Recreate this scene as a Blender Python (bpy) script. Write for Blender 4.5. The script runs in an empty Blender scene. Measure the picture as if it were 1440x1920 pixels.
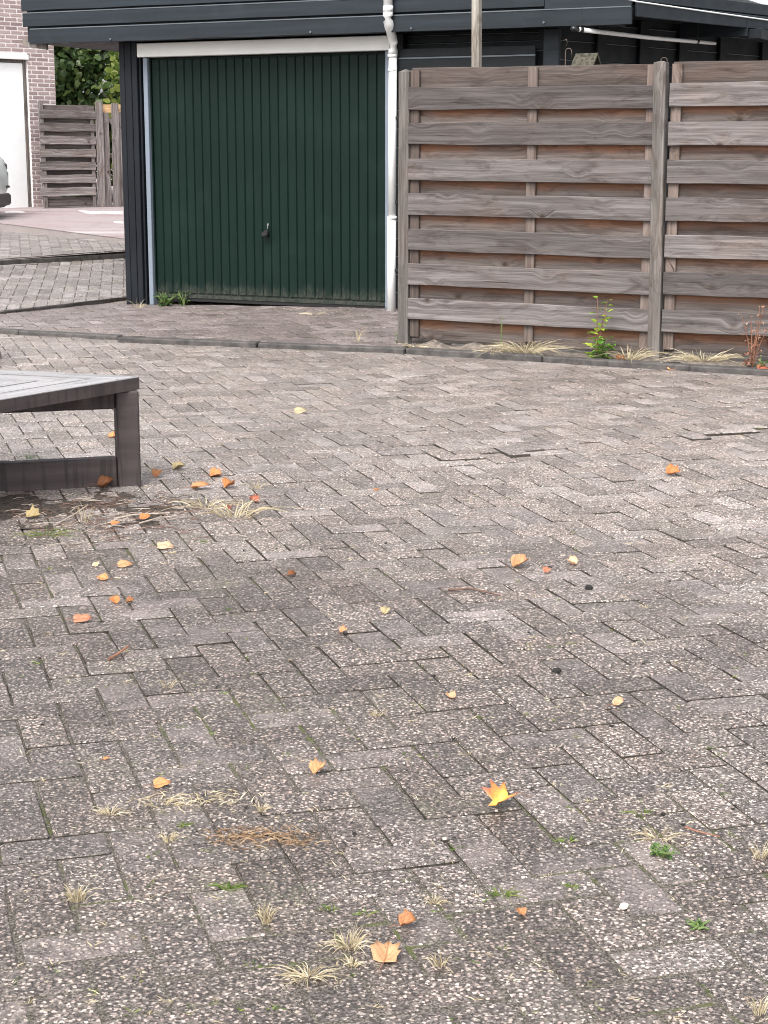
import bpy, math, random
from mathutils import Vector, Matrix, noise
R = math.radians
random.seed(7)
scene = bpy.context.scene
COL = scene.collection

# ------------------------------------------------------------------ camera
CAM_H, FPX, TILT = 1.35, 3200.0, R(11.911)
cam_data = bpy.data.cameras.new('camera')
cam = bpy.data.objects.new('camera', cam_data)
COL.objects.link(cam)
cam.location = (0, 0, CAM_H)
cam.rotation_euler = (R(90) - TILT, 0, 0)
cam_data.sensor_fit = 'HORIZONTAL'
cam_data.sensor_width = 36.0
cam_data.lens = FPX / 1440 * 36.0
cam_data.clip_start = 0.05
cam_data.clip_end = 1500
scene.camera = cam

# ------------------------------------------------------------------ light
SUN_EL, SUN_AZ = R(52), R(205)          # azimuth measured clockwise from +Y
world = bpy.data.worlds.new('World')
scene.world = world
world.use_nodes = True
wn = world.node_tree.nodes
wl = world.node_tree.links
wn.clear()
w_out = wn.new('ShaderNodeOutputWorld')
w_bg = wn.new('ShaderNodeBackground')
w_hs = wn.new('ShaderNodeHueSaturation')
w_sky = wn.new('ShaderNodeTexSky')
w_sky.sky_type = 'NISHITA'
w_sky.sun_disc = False
w_sky.sun_elevation = SUN_EL
w_sky.sun_rotation = SUN_AZ
w_sky.air_density = 1.0
w_sky.dust_density = 4.0
w_hs.inputs['Saturation'].default_value = 0.18
w_bg.inputs['Strength'].default_value = 0.15
wl.new(w_sky.outputs[0], w_hs.inputs['Color'])
wl.new(w_hs.outputs[0], w_bg.inputs['Color'])
wl.new(w_bg.outputs[0], w_out.inputs['Surface'])
sun_data = bpy.data.lights.new('sun', 'SUN')
sun_data.energy = 1.3
sun_data.angle = R(28)
sun_data.color = (1.0, 0.97, 0.93)
sun = bpy.data.objects.new('sun', sun_data)
COL.objects.link(sun)
sd = Vector((math.sin(SUN_AZ) * math.cos(SUN_EL), math.cos(SUN_AZ) * math.cos(SUN_EL), math.sin(SUN_EL)))
sun.rotation_euler = sd.to_track_quat('Z', 'Y').to_euler()
vs = scene.view_settings
vs.view_transform = 'Standard'
vs.look = 'None'
vs.gamma = 1.0
vs.use_curve_mapping = False
vs.exposure = 1.22
scene.render.film_transparent = False
try:
    scene.cycles.use_denoising = True
    scene.cycles.max_bounces = 6
    scene.cycles.filter_width = 1.0
except Exception:
    pass

# ------------------------------------------------------------------ helpers
class MB:
    """collects polygons for one mesh"""
    def __init__(s):
        s.v = []; s.f = []; s.m = []
    def add(s, vs_, fs_, mi=0):
        o = len(s.v)
        s.v += [tuple(p) for p in vs_]
        for f in fs_:
            s.f.append(tuple(i + o for i in f)); s.m.append(mi)
    def box(s, x0, x1, y0, y1, z0, z1, b=0.0, mi=0):
        if b <= 0:
            s.add([(x0,y0,z0),(x1,y0,z0),(x1,y1,z0),(x0,y1,z0),(x0,y0,z1),(x1,y0,z1),(x1,y1,z1),(x0,y1,z1)],
                  [(3,2,1,0),(4,5,6,7),(0,1,5,4),(1,2,6,5),(2,3,7,6),(3,0,4,7)], mi)
            return
        b = min(b, (x1-x0)*.45, (y1-y0)*.45, (z1-z0)*.45)
        V = []; ids = {}
        for sx in (0,1):
            for sy in (0,1):
                for sz in (0,1):
                    X = (x0, x1)[sx]; Y = (y0, y1)[sy]; Z = (z0, z1)[sz]
                    dx = (b, -b)[sx]; dy = (b, -b)[sy]; dz = (b, -b)[sz]
                    ids[sx,sy,sz,'x'] = len(V); V.append((X, Y+dy, Z+dz))
                    ids[sx,sy,sz,'y'] = len(V); V.append((X+dx, Y, Z+dz))
                    ids[sx,sy,sz,'z'] = len(V); V.append((X+dx, Y+dy, Z))
        F = []
        for k in (0,1):
            q = [(k,0,0),(k,1,0),(k,1,1),(k,0,1)]; f = [ids[p+('x',)] for p in q]; F.append(f if k else f[::-1])
            q = [(0,k,0),(0,k,1),(1,k,1),(1,k,0)]; f = [ids[p+('y',)] for p in q]; F.append(f if k else f[::-1])
            q = [(0,0,k),(1,0,k),(1,1,k),(0,1,k)]; f = [ids[p+('z',)] for p in q]; F.append(f if k else f[::-1])
        for a in (0,1):
            for c in (0,1):
                F.append([ids[a,c,0,'x'], ids[a,c,1,'x'], ids[a,c,1,'y'], ids[a,c,0,'y']] if a == c else
                         [ids[a,c,0,'y'], ids[a,c,1,'y'], ids[a,c,1,'x'], ids[a,c,0,'x']])
                F.append([ids[a,0,c,'z'], ids[a,1,c,'z'], ids[a,1,c,'x'], ids[a,0,c,'x']] if a == c else
                         [ids[a,0,c,'x'], ids[a,1,c,'x'], ids[a,1,c,'z'], ids[a,0,c,'z']])
                F.append([ids[0,a,c,'y'], ids[1,a,c,'y'], ids[1,a,c,'z'], ids[0,a,c,'z']] if a == c else
                         [ids[0,a,c,'z'], ids[1,a,c,'z'], ids[1,a,c,'y'], ids[0,a,c,'y']])
        for k in ((0,0,0),(0,0,1),(0,1,0),(0,1,1),(1,0,0),(1,0,1),(1,1,0),(1,1,1)):
            f = [ids[k+('x',)], ids[k+('y',)], ids[k+('z',)]]
            F.append(f if (k[0]+k[1]+k[2]) % 2 else f[::-1])
        s.add(V, F, mi)
    def tube(s, pts, rad, n=10, cap=True, mi=0):
        pts = [Vector(p) for p in pts]
        rads = rad if isinstance(rad, (list, tuple)) else [rad]*len(pts)
        V = []; F = []
        up = Vector((0,0,1))
        for i, p in enumerate(pts):
            d = (pts[min(i+1, len(pts)-1)] - pts[max(i-1, 0)]).normalized()
            a = d.cross(up if abs(d.z) < .95 else Vector((1,0,0))).normalized()
            c = d.cross(a).normalized()
            for k in range(n):
                t = 2*math.pi*k/n
                V.append(p + (a*math.cos(t) + c*math.sin(t))*rads[i])
        for i in range(len(pts)-1):
            for k in range(n):
                F.append((i*n+k, i*n+(k+1)%n, (i+1)*n+(k+1)%n, (i+1)*n+k))
        if cap:
            F.append(tuple(range(n))[::-1]); F.append(tuple(range((len(pts)-1)*n, len(pts)*n)))
        s.add(V, F, mi)
    def blade(s, base, tip, w, sag=0.0, seg=4, mi=0, side=None):
        base = Vector(base); tip = Vector(tip)
        d = tip - base
        sd_ = side or d.cross(Vector((random.uniform(-1,1), random.uniform(-1,1), random.uniform(-.2,.2))))
        sd_ = Vector(sd_).normalized()
        bl_ = d.length*.38; bend = Vector((random.uniform(-bl_,bl_), random.uniform(-bl_,bl_), random.uniform(-bl_*.9,bl_*.1)))
        V = []; F = []
        for i in range(seg+1):
            t = i/seg
            p = base + d*t + Vector((0,0,sag*math.sin(math.pi*t))) + bend*(t*t)
            ww = w*(1-t)**.7*.5 + .0002
            V += [p - sd_*ww, p + sd_*ww]
        for i in range(seg):
            F.append((2*i, 2*i+1, 2*i+3, 2*i+2))
        s.add(V, F, mi)
    def build(s, name, mat, parent=None, loc=(0,0,0), rot=(0,0,0), smooth=False):
        me = bpy.data.meshes.new(name)
        me.from_pydata(s.v, [], s.f)
        mats = mat if isinstance(mat, (list, tuple)) else [mat]
        for m in mats: me.materials.append(m)
        if len(mats) > 1: me.polygons.foreach_set('material_index', s.m)
        if smooth: me.polygons.foreach_set('use_smooth', [True]*len(me.polygons))
        me.update()
        return link(name, me, parent, loc, rot)

def link(name, me, parent=None, loc=(0,0,0), rot=(0,0,0)):
    o = bpy.data.objects.new(name, me)
    COL.objects.link(o)
    o.location = loc; o.rotation_euler = rot
    if parent is not None: o.parent = parent
    return o
def tag(o, label=None, cat=None, group=None, kind=None):
    if label: o['label'] = label
    if cat: o['category'] = cat
    if group: o['group'] = group
    if kind: o['kind'] = kind
    return o
def empty(name, loc, rz=0.0):
    o = link(name, None, None, loc, (0,0,rz))
    o.empty_display_size = .1
    return o

_F = Vector((0, math.cos(TILT), -math.sin(TILT))); _U = Vector((0, math.sin(TILT), math.cos(TILT)))
def ray(px, py):
    return Vector(((px-720)/FPX, 0, 0)) + _U*((960-py)/FPX) + _F
def proj(p):
    d = Vector(p) - Vector((0,0,CAM_H)); c = d.dot(_F)
    return 720 + FPX*d.x/c, 960 - FPX*d.dot(_U)/c, c

# ------------------------------------------------------------------ materials
class NT:
    def __init__(s, name):
        s.m = bpy.data.materials.new(name); s.m.use_nodes = True
        s.t = s.m.node_tree; s.n = s.t.nodes; s.l = s.t.links
        s.b = s.n['Principled BSDF']; s.out = s.n['Material Output']
    def new(s, ty, **kw):
        n = s.n.new(ty)
        for k, v in kw.items(): setattr(n, k, v)
        return n
    def put(s, sock, v):
        if hasattr(v, 'is_output'): s.l.new(v, sock)
        else: sock.default_value = v
    def math(s, op, a, b=0.0, c=None, clamp=False):
        n = s.new('ShaderNodeMath', operation=op, use_clamp=clamp)
        s.put(n.inputs[0], a); s.put(n.inputs[1], b)
        if c is not None: s.put(n.inputs[2], c)
        return n.outputs[0]
    def vmath(s, op, a, b):
        n = s.new('ShaderNodeVectorMath', operation=op)
        s.put(n.inputs[0], a); s.put(n.inputs[1], b)
        return n.outputs[0]
    def mix(s, f, a, b, ty='MIX'):
        n = s.new('ShaderNodeMix', data_type='RGBA', blend_type=ty)
        s.put(n.inputs[0], f)
        s.put(n.inputs[6], a if hasattr(a, 'is_output') else (*a, 1)); s.put(n.inputs[7], b if hasattr(b, 'is_output') else (*b, 1))
        return n.outputs[2]
    def rng(s, v, a, b, c=0.0, d=1.0, smooth=True):
        n = s.new('ShaderNodeMapRange', interpolation_type='SMOOTHSTEP' if smooth else 'LINEAR')
        s.put(n.inputs[0], v)
        for i, x in enumerate((a, b, c, d)): n.inputs[i+1].default_value = x
        return n.outputs[0]
    def noise(s, vec, scale, detail=3.0, rough=.55, dist=0.0):
        n = s.new('ShaderNodeTexNoise')
        if vec is not None: s.put(n.inputs['Vector'], vec)
        n.inputs['Scale'].default_value = scale; n.inputs['Detail'].default_value = detail
        n.inputs['Roughness'].default_value = rough; n.inputs['Distortion'].default_value = dist
        return n.outputs[0]
    def vor(s, vec, scale, feature='F1', rnd=1.0):
        n = s.new('ShaderNodeTexVoronoi', feature=feature)
        s.put(n.inputs['Vector'], vec); n.inputs['Scale'].default_value = scale
        n.inputs['Randomness'].default_value = rnd
        return n
    def ramp(s, f, stops, interp='LINEAR'):
        n = s.new('ShaderNodeValToRGB'); n.color_ramp.interpolation = interp
        e = n.color_ramp.elements
        while len(e) < len(stops): e.new(.5)
        for i, (p, c) in enumerate(stops): e[i].position = p; e[i].color = (*c, 1)
        s.put(n.inputs[0], f)
        return n.outputs[0]
    def bump(s, h, dist, strength=1.0):
        n = s.new('ShaderNodeBump'); n.inputs['Distance'].default_value = dist; n.inputs['Strength'].default_value = strength
        s.put(n.inputs['Height'], h); s.l.new(n.outputs[0], s.b.inputs['Normal'])
    def fin(s, col, rough=.7, spec=.5):
        s.put(s.b.inputs['Base Color'], col if hasattr(col, 'is_output') else (*col, 1))
        s.put(s.b.inputs['Roughness'], rough)
        s.b.inputs['Specular IOR Level'].default_value = spec
        return s.m
    def pos(s): return s.new('ShaderNodeNewGeometry').outputs['Position']
    def isl(s): return s.new('ShaderNodeNewGeometry').outputs['Random Per Island']
    def oran(s): return s.new('ShaderNodeObjectInfo').outputs['Random']
    def obj(s): return s.new('ShaderNodeTexCoord').outputs['Object']
    def rand(s): return s.math('FRACT', s.math('ADD', s.math('MULTIPLY', s.isl(), 7.31), s.math('MULTIPLY', s.oran(), 3.7)))
    def scale(s, vec, v): return s.vmath('MULTIPLY', vec, v)

def mat_paver(name, tint=(1,1,1), dirt=1.0, dirt_shade_center=None):
    n = NT(name)
    p = n.pos(); r = n.rand()
    comb = n.new('ShaderNodeCombineXYZ'); n.put(comb.inputs[0], n.math('MULTIPLY', r, 3.1)); n.put(comb.inputs[1], n.math('MULTIPLY', r, 1.7))
    q = n.vmath('ADD', p, comb.outputs[0])
    wob = n.new('ShaderNodeTexNoise'); n.put(wob.inputs['Vector'], q); wob.inputs['Scale'].default_value = 120
    q2 = n.vmath('ADD', q, n.scale(n.vmath('SUBTRACT', wob.outputs[1], (.5,.5,.5)), (.006,.006,.006)))
    v1 = n.vor(q2, 105)
    sep = n.new('ShaderNodeSeparateColor'); n.l.new(v1.outputs['Color'], sep.inputs[0])
    peb = n.ramp(sep.outputs[0], [(0,(.095,.086,.082)),(.22,(.22,.20,.19)),(.45,(.43,.397,.38)),(.70,(.60,.565,.54)),(.86,(.75,.72,.68)),(1,(.84,.82,.77))])
    hue = n.mix(n.math('MULTIPLY', sep.outputs[1], .5), peb, n.mix(1.0, peb, (1.12,.93,.88), 'MULTIPLY'))
    v2 = n.vor(q2, 215)
    sep2 = n.new('ShaderNodeSeparateColor'); n.l.new(v2.outputs['Color'], sep2.inputs[0])
    fine = n.ramp(sep2.outputs[0], [(0,(.04,.036,.033)),(.35,(.20,.183,.172)),(.6,(.44,.41,.39)),(.82,(.66,.63,.60)),(1,(.80,.775,.735))])
    edge = n.rng(v1.outputs['Distance'], .32, .54)
    size = n.rng(sep.outputs[2], .45, .8)
    body = n.mix(size, fine, hue)
    mixd = n.mix(edge, body, n.mix(.72, fine, (.045,.040,.036)))
    # worn / cement-rich stones
    cem = n.mix(.45, mixd, (.42,.38,.378))
    r2 = n.math('FRACT', n.math('MULTIPLY', r, 17.3))
    wear = n.math('MULTIPLY', n.rng(r2, .55, 1.0), n.rng(n.noise(p, 9, 3), .35, .7))
    col = n.mix(wear, mixd, cem)
    tone = n.rng(r, 0, 1, .70, 1.18, False)
    tn = n.new('ShaderNodeCombineColor')
    n.put(tn.inputs[0], tone); n.put(tn.inputs[1], n.math('MULTIPLY', tone, n.rng(r2, 0, 1, .95, 1.0, False))); n.put(tn.inputs[2], n.math('MULTIPLY', tone, n.rng(r2, 0, 1, .92, 1.0, False)))
    col = n.mix(1.0, col, tn.outputs[0], 'MULTIPLY')
    col = n.mix(1.0, col, tint, 'MULTIPLY')
    # damp dirt and algae stains, plus painted shade over the near paving
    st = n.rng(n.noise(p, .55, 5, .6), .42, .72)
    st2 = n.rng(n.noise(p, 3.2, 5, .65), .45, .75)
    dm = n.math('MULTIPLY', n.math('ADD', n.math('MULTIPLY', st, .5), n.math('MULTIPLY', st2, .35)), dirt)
    if dirt_shade_center is not None:  # bench dirt, widened to paint the near ground's duller light into the colour
        dv = n.vmath('SUBTRACT', p, dirt_shade_center); dv = n.scale(dv, (.46,.33,0))
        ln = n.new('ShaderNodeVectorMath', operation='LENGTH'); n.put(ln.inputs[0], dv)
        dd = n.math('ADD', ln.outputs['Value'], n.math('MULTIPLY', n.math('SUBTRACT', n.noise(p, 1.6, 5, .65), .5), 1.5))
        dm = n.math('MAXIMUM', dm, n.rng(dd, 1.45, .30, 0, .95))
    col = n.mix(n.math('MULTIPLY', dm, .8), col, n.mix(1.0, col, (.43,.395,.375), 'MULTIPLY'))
    alg = n.math('MULTIPLY', n.rng(n.noise(p, 2.3, 4, .6), .55, .75), n.rng(n.noise(p, 40, 3), .4, .65))
    col = n.mix(n.math('MULTIPLY', alg, .45), col, (.14,.145,.085))
    ro = n.math('SUBTRACT', n.rng(n.noise(p, 60, 2), .3, .7, .42, .60, False), n.math('MULTIPLY', dm, .12))
    h = n.math('ADD', n.math('MULTIPLY', n.math('SUBTRACT', 1.0, edge), n.math('ADD', .35, size)), n.math('MULTIPLY', n.noise(p, 260, 2), .6))
    n.bump(h, .0028, 1.0)
    return n.fin(col, ro, .5)

def mat_sand(name):
    n = NT(name); p = n.pos()
    a = n.noise(p, 170, 3, .7)
    col = n.ramp(a, [(.3,(.03,.026,.021)),(.47,(.075,.066,.055)),(.6,(.17,.15,.13)),(.75,(.42,.39,.34))])
    moss = n.math('MULTIPLY', n.rng(n.noise(p, 1.7, 4, .6), .48, .62), n.rng(n.noise(p, 28, 3), .42, .6))
    col = n.mix(n.math('MULTIPLY', moss, .75), col, n.mix(n.noise(p, 120, 2), (.035,.05,.012), (.12,.14,.035)))
    n.bump(a, .006, .8)
    return n.fin(col, .95, .2)

def mat_wood(name, lo, mid, hi, under=None, axis='X', rough=.82, knots=1.0):
    n = NT(name)
    o = n.obj(); r = n.oran()
    comb = n.new('ShaderNodeCombineXYZ'); n.put(comb.inputs[0], n.math('MULTIPLY', r, 37.0)); n.put(comb.inputs[1], n.math('MULTIPLY', r, 11.0)); n.put(comb.inputs[2], n.math('MULTIPLY', r, 5.0))
    q = n.vmath('ADD', o, comb.outputs[0])
    L, S = (0, 2) if axis == 'X' else (2, 0)
    kv = [4.0, 1.0, 4.0]; kv[L] = 3.6; kv[S] = 4.6; kv[1] = .6
    kn = n.vor(n.scale(q, tuple(kv)), 1.0)
    near = n.rng(kn.outputs['Distance'], .42, .0)
    core = n.math('MULTIPLY', n.rng(kn.outputs['Distance'], .085, .045), knots*.8)
    ring = n.math('MULTIPLY', n.rng(kn.outputs['Distance'], .17, .06), knots*.7)
    g = [34.0, 34.0, 34.0]; g[L] = 1.3
    gq = n.scale(q, tuple(g))
    add = n.new('ShaderNodeCombineXYZ'); n.put(add.inputs[S], n.math('MULTIPLY', near, 1.6))
    gq = n.vmath('ADD', gq, add.outputs[0])
    g1 = n.noise(gq, 1.0, 5, .62, .6)
    g2v = [150.0, 150.0, 150.0]; g2v[L] = 4.0
    g2 = n.noise(n.scale(q, tuple(g2v)), 1.0, 3, .6)
    grain = n.math('ADD', n.math('MULTIPLY', g1, .72), n.math('MULTIPLY', g2, .28))
    col = n.ramp(grain, [(.3, lo), (.5, mid), (.68, hi)])
    bl = n.noise(n.scale(q, (1.6,1.6,3.0) if axis == 'X' else (3.0,1.6,1.6)), 1.4, 4, .6)
    col = n.mix(n.rng(bl, .45, .75, 0, .4), col, n.mix(1.0, col, (1.02,.80,.66), 'MULTIPLY'))
    col = n.mix(1.0, col, n.ramp(n.math('FRACT', n.math('MULTIPLY', r, 9.7)), [(0,(.64,.62,.62)),(.5,(1,.985,.985)),(1,(1.38,1.36,1.36))]), 'MULTIPLY')
    if under is not None:
        sp = n.new('ShaderNodeSeparateXYZ'); n.l.new(o, sp.inputs[0])
        e = n.math('ADD', sp.outputs[2], n.math('MULTIPLY', n.math('SUBTRACT', n.noise(q, 5.0, 4), .5), .05))
        amt = n.math('MULTIPLY', n.rng(e, -.035, .03), n.rng(n.noise(n.scale(q, (1,0,0)), 1.3, 2), .3, .55, .25, 1.0))
        col = n.mix(amt, col, n.mix(1.0, n.mix(.5, col, mid), under, 'MULTIPLY'))
    stn = n.rng(n.noise(n.scale(q, (2.2,2.2,9.0) if axis == 'X' else (9.0,2.2,2.2)), 1.5, 5, .7, .8), .48, .68, 0, .72)
    col = n.mix(stn, col, n.mix(1.0, col, (.46,.40,.37), 'MULTIPLY'))
    col = n.mix(ring, col, n.mix(1.0, col, (.62,.5,.42), 'MULTIPLY'))
    col = n.mix(core, col, (.03,.02,.015))
    crack = n.rng(n.noise(gq, 1.6, 2, .5), .30, .24)
    col = n.mix(n.math('MULTIPLY', crack, .7), col, (.03,.024,.02))
    n.bump(n.math('SUBTRACT', grain, n.math('MULTIPLY', crack, .6)), .006, .8)
    return n.fin(col, rough, .35)

def mat_paint(name, col, var=.12, rough=.5, grain_axis=None, streak=0.0, spec=.5, dust=None):
    n = NT(name); o = n.obj(); r = n.rand()
    s = {None: (6,6,6), 'X': (1.2,26,26), 'Z': (26,26,1.2)}[grain_axis]
    g = n.noise(n.scale(n.vmath('ADD', o, n.scale(n.pos(), (.0,.0,.0))), s), 1.0, 5, .6)
    tone = n.math('ADD', n.rng(g, .25, .75, 1-var*1.6, 1+var*1.6, False), n.rng(r, 0, 1, -var*.6, var*.6, False))
    cc = n.new('ShaderNodeCombineColor')
    for i in range(3): n.put(cc.inputs[i], tone)
    c = n.mix(1.0, col, cc.outputs[0], 'MULTIPLY')
    blot = n.rng(n.noise(n.pos(), 2.2, 5, .65), .5, .8)
    c = n.mix(n.math('MULTIPLY', blot, .35), c, tuple(min(1, x*1.5+.01) for x in col))
    if streak:
        sv = n.rng(n.noise(n.scale(n.pos(), (38,38,3)), 1.0, 3), .48, .62)
        c = n.mix(n.math('MULTIPLY', sv, streak), c, tuple(x*.45 for x in col))
    if dust is not None:
        sp = n.new('ShaderNodeSeparateXYZ'); n.l.new(n.pos(), sp.inputs[0])
        e = n.math('ADD', sp.outputs[2], n.math('MULTIPLY', n.math('SUBTRACT', n.noise(n.scale(n.pos(), (14,14,5)), 1.0, 4, .7), .5), .3))
        amt = n.math('MULTIPLY', n.rng(e, dust[0], dust[1], 0, .62), n.rng(n.noise(n.scale(n.pos(), (70,70,25)), 1, 2), .3, .7, .3, 1))
        c = n.mix(amt, c, dust[2])
    n.bump(g, .002, .5)
    return n.fin(c, n.rng(n.noise(o, 9, 3), .3, .7, rough-.08, rough+.1, False), spec)

def mat_leaf(name, cols, trans=.25, rough=.6, vein=True):
    n = NT(name); o = n.obj()
    r = n.rand()
    nz = n.noise(n.scale(o, (38,38,38)), 1.0, 3)
    f = n.math('ADD', n.math('MULTIPLY', r, .6), n.math('MULTIPLY', nz, .5), clamp=True)
    st = [(i/(len(cols)-1)*.8+.1, c) for i, c in enumerate(cols)]
    c = n.ramp(f, st)
    sp = n.rng(n.noise(n.scale(o, (120,120,120)), 1.0, 2), .62, .75)
    c = n.mix(n.math('MULTIPLY', sp, .5), c, tuple(x*.35 for x in cols[0]))
    m = n.fin(c, rough, .4)
    tr = n.new('ShaderNodeBsdfTranslucent'); n.l.new(c, tr.inputs[0])
    mx = n.new('ShaderNodeMixShader'); mx.inputs[0].default_value = trans
    n.l.new(n.b.outputs[0], mx.inputs[1]); n.l.new(tr.outputs[0], mx.inputs[2]); n.l.new(mx.outputs[0], n.out.inputs[0])
    return m

def mat_dead(name, cols):
    """dry fallen leaf: veins, brown blotches and darker rim from the leaf's own coordinates"""
    n = NT(name); a = n.new('ShaderNodeAttribute', attribute_name='leafco'); v = a.outputs['Vector']
    r = n.oran()
    sp = n.new('ShaderNodeSeparateXYZ'); n.l.new(v, sp.inputs[0])
    ay = n.math('ABSOLUTE', sp.outputs[1])
    f = n.math('ADD', n.math('MULTIPLY', r, .55), n.math('MULTIPLY', n.noise(v, 5, 4, .65), .6), clamp=True)
    c = n.ramp(f, [(i/(len(cols)-1)*.7+.15, x) for i, x in enumerate(cols)])
    main = n.rng(ay, .03, .008)
    side_ = n.rng(n.math('SINE', n.math('MULTIPLY', n.math('SUBTRACT', sp.outputs[0], n.math('MULTIPLY', ay, .95)), 34.0)), .86, .97)
    c = n.mix(n.math('MULTIPLY', n.math('MAXIMUM', main, n.math('MULTIPLY', side_, .7)), .55), c, tuple(x*.45 for x in cols[0]))
    ln = n.new('ShaderNodeVectorMath', operation='LENGTH'); n.put(ln.inputs[0], v)
    rim = n.rng(n.math('ADD', ln.outputs['Value'], n.math('MULTIPLY', n.noise(v, 9, 3), .25)), .42, .62)
    c = n.mix(n.math('MULTIPLY', rim, .5), c, tuple(x*.4 for x in cols[0]))
    bl = n.rng(n.noise(v, 14, 3), .6, .72)
    c = n.mix(n.math('MULTIPLY', bl, .6), c, tuple(x*.35 for x in cols[0]))
    m = n.fin(c, .6, .35)
    tr = n.new('ShaderNodeBsdfTranslucent'); n.l.new(c, tr.inputs[0])
    mx = n.new('ShaderNodeMixShader'); mx.inputs[0].default_value = .2
    n.l.new(n.b.outputs[0], mx.inputs[1]); n.l.new(tr.outputs[0], mx.inputs[2]); n.l.new(mx.outputs[0], n.out.inputs[0])
    return m

def mat_simple(name, col, rough=.6, metal=0.0, var=.15, scale=8.0, spec=.5, bumpd=0.0):
    n = NT(name); p = n.pos()
    z = n.noise(p, scale, 4, .6)
    c = n.mix(n.rng(z, .3, .7), tuple(x*(1-var) for x in col), tuple(min(1, x*(1+var)) for x in col))
    n.b.inputs['Metallic'].default_value = metal
    if bumpd: n.bump(z, bumpd, .8)
    return n.fin(c, rough, spec)

M = {}
M['paver'] = mat_paver('exposed_aggregate_paver', (1.12,1.062,1.04), .65, dirt_shade_center=(-.75, 3.6, 0))
M['paver_apron'] = mat_paver('forecourt_paver', (.90,.82,.83), .7)
M['paver_ramp'] = mat_paver('ramp_paver', (1.0,.97,.97), .1)
M['sand'] = mat_sand('joint_sand')
M['joint_dirt_shade'] = mat_simple('joint_dirt_shade', (.060,.052,.044), .95, var=.5, scale=40, spec=.2)  # soil on brick sides, its dark tone also painting the gap shadow
M['kerb'] = mat_simple('dark_kerb_concrete', (.062,.056,.053), .8, var=.45, scale=14, bumpd=.004)
M['soil'] = mat_simple('sandy_soil', (.14,.115,.095), .95, var=.5, scale=22, bumpd=.02)
M['board'] = mat_wood('weathered_board', (.044,.038,.036), (.104,.093,.090), (.180,.165,.161))
M['board_back'] = mat_wood('sheltered_board', (.045,.035,.031), (.102,.084,.076), (.158,.138,.128), under=(2.0,1.16,.72))
M['board_top'] = mat_wood('top_board', (.04,.03,.027), (.10,.079,.069), (.165,.14,.127))
M['batten'] = mat_wood('batten_wood', (.055,.043,.036), (.125,.098,.085), (.19,.155,.135), axis='Z', knots=.3)
M['post'] = mat_wood('post_wood', (.05,.044,.039), (.125,.114,.105), (.215,.20,.187), axis='Z', knots=.2)
M['oldboard'] = mat_wood('old_grey_board', (.05,.042,.04), (.15,.132,.128), (.29,.268,.262))
M['oldboard_dark'] = mat_wood('old_back_board', (.03,.025,.023), (.085,.072,.068), (.15,.135,.13))  # darker copy of the old board wood, for the back row
M['oldboard_v'] = mat_wood('old_grey_plank', (.05,.042,.04), (.15,.132,.126), (.29,.268,.26), axis='Z')
M['freshwood'] = mat_wood('fresh_plank', (.30,.19,.10), (.48,.32,.17), (.6,.42,.26))
M['pole'] = mat_wood('pale_pole_wood', (.12,.105,.09), (.24,.225,.195), (.36,.34,.305), axis='Z', knots=.2)
M['fascia'] = mat_paint('black_blue_paint', (.0125,.0178,.0235), .26, .55, 'X', spec=.3)
M['fascia_edge'] = mat_paint('pale_paint_edge', (.075,.088,.10), .2, .5, 'X')  # paler paint for board edge strips and bolts
M['siding'] = mat_paint('black_siding_paint', (.008,.0102,.012), .2, .55, 'X', spec=.2)
M['gpost'] = mat_paint('black_post_paint', (.0085,.0105,.014), .18, .55, 'Z', spec=.2)
M['white'] = mat_paint('white_paint', (.74,.74,.72), .03, .45, 'X')
M['jamb'] = mat_paint('grey_blue_jamb', (.16,.19,.23), .05, .45, 'Z')
M['pvc'] = mat_paint('white_pvc', (.76,.77,.76), .03, .35, None, .12)
M['green'] = mat_paint('dark_green_enamel', (.0030,.0122,.0093), .1, .5, 'Z', .15, spec=.16, dust=(.24, .08, (.085,.082,.07)))
M['black'] = mat_simple('black_plastic', (.012,.012,.013), .35, var=.2)
M['steel'] = mat_simple('bright_steel', (.55,.55,.55), .3, 1.0, .1)
M['rust'] = mat_simple('dull_wire', (.10,.075,.06), .6, .6, .3)
M['bench'] = mat_paint('brown_recycled_plastic', (.050,.037,.037), .25, .6, 'X', .75)
M['bench_top'] = mat_paint('sheen_bench_plank', (.26,.25,.255), .4, .30, 'X', spec=.9)  # weathered grey planks, base paled to paint in the sky's sheen
M['brickwall'] = None
M['mortar'] = mat_simple('pale_mortar', (.80,.74,.72), .9, var=.15, scale=30)
def mat_asphalt():
    n = NT('reddish_asphalt'); p = n.pos()
    c = n.ramp(n.noise(p, 55, 3, .7), [(.3,(.16,.13,.13)),(.5,(.27,.225,.225)),(.7,(.44,.39,.39))])
    c = n.mix(n.rng(n.noise(n.scale(p, (.5,1.6,1)), 1.0, 5, .65), .45, .7, 0, .6), c, n.mix(1.0, c, (.80,.56,.56), 'MULTIPLY'))
    c = n.mix(n.rng(n.noise(n.scale(p, (.35,3.0,1)), 1.0, 4, .6), .55, .7, 0, .5), c, (.50,.46,.45))
    c = n.mix(n.rng(n.noise(p, 2.5, 4, .7), .58, .7, 0, .5), c, (.10,.085,.08))
    n.bump(n.noise(p, 90, 3), .006, .8)
    return n.fin(c, .85, .4)
M['asphalt'] = mat_asphalt()
M['farpave'] = mat_paver('street_paver', (1.0,.95,.96), .2)
M['paint_mark'] = mat_simple('worn_road_paint', (.52,.49,.48), .7, var=.15, scale=20)
M['ground'] = mat_simple('ground_grey', (.22,.20,.19), .9, var=.2, scale=2)
M['hdoor'] = mat_simple('white_door_paint', (.86,.87,.87), .4, var=.02)
M['car'] = mat_simple('silver_car_paint', (.62,.67,.66), .25, .1, .02)
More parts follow.
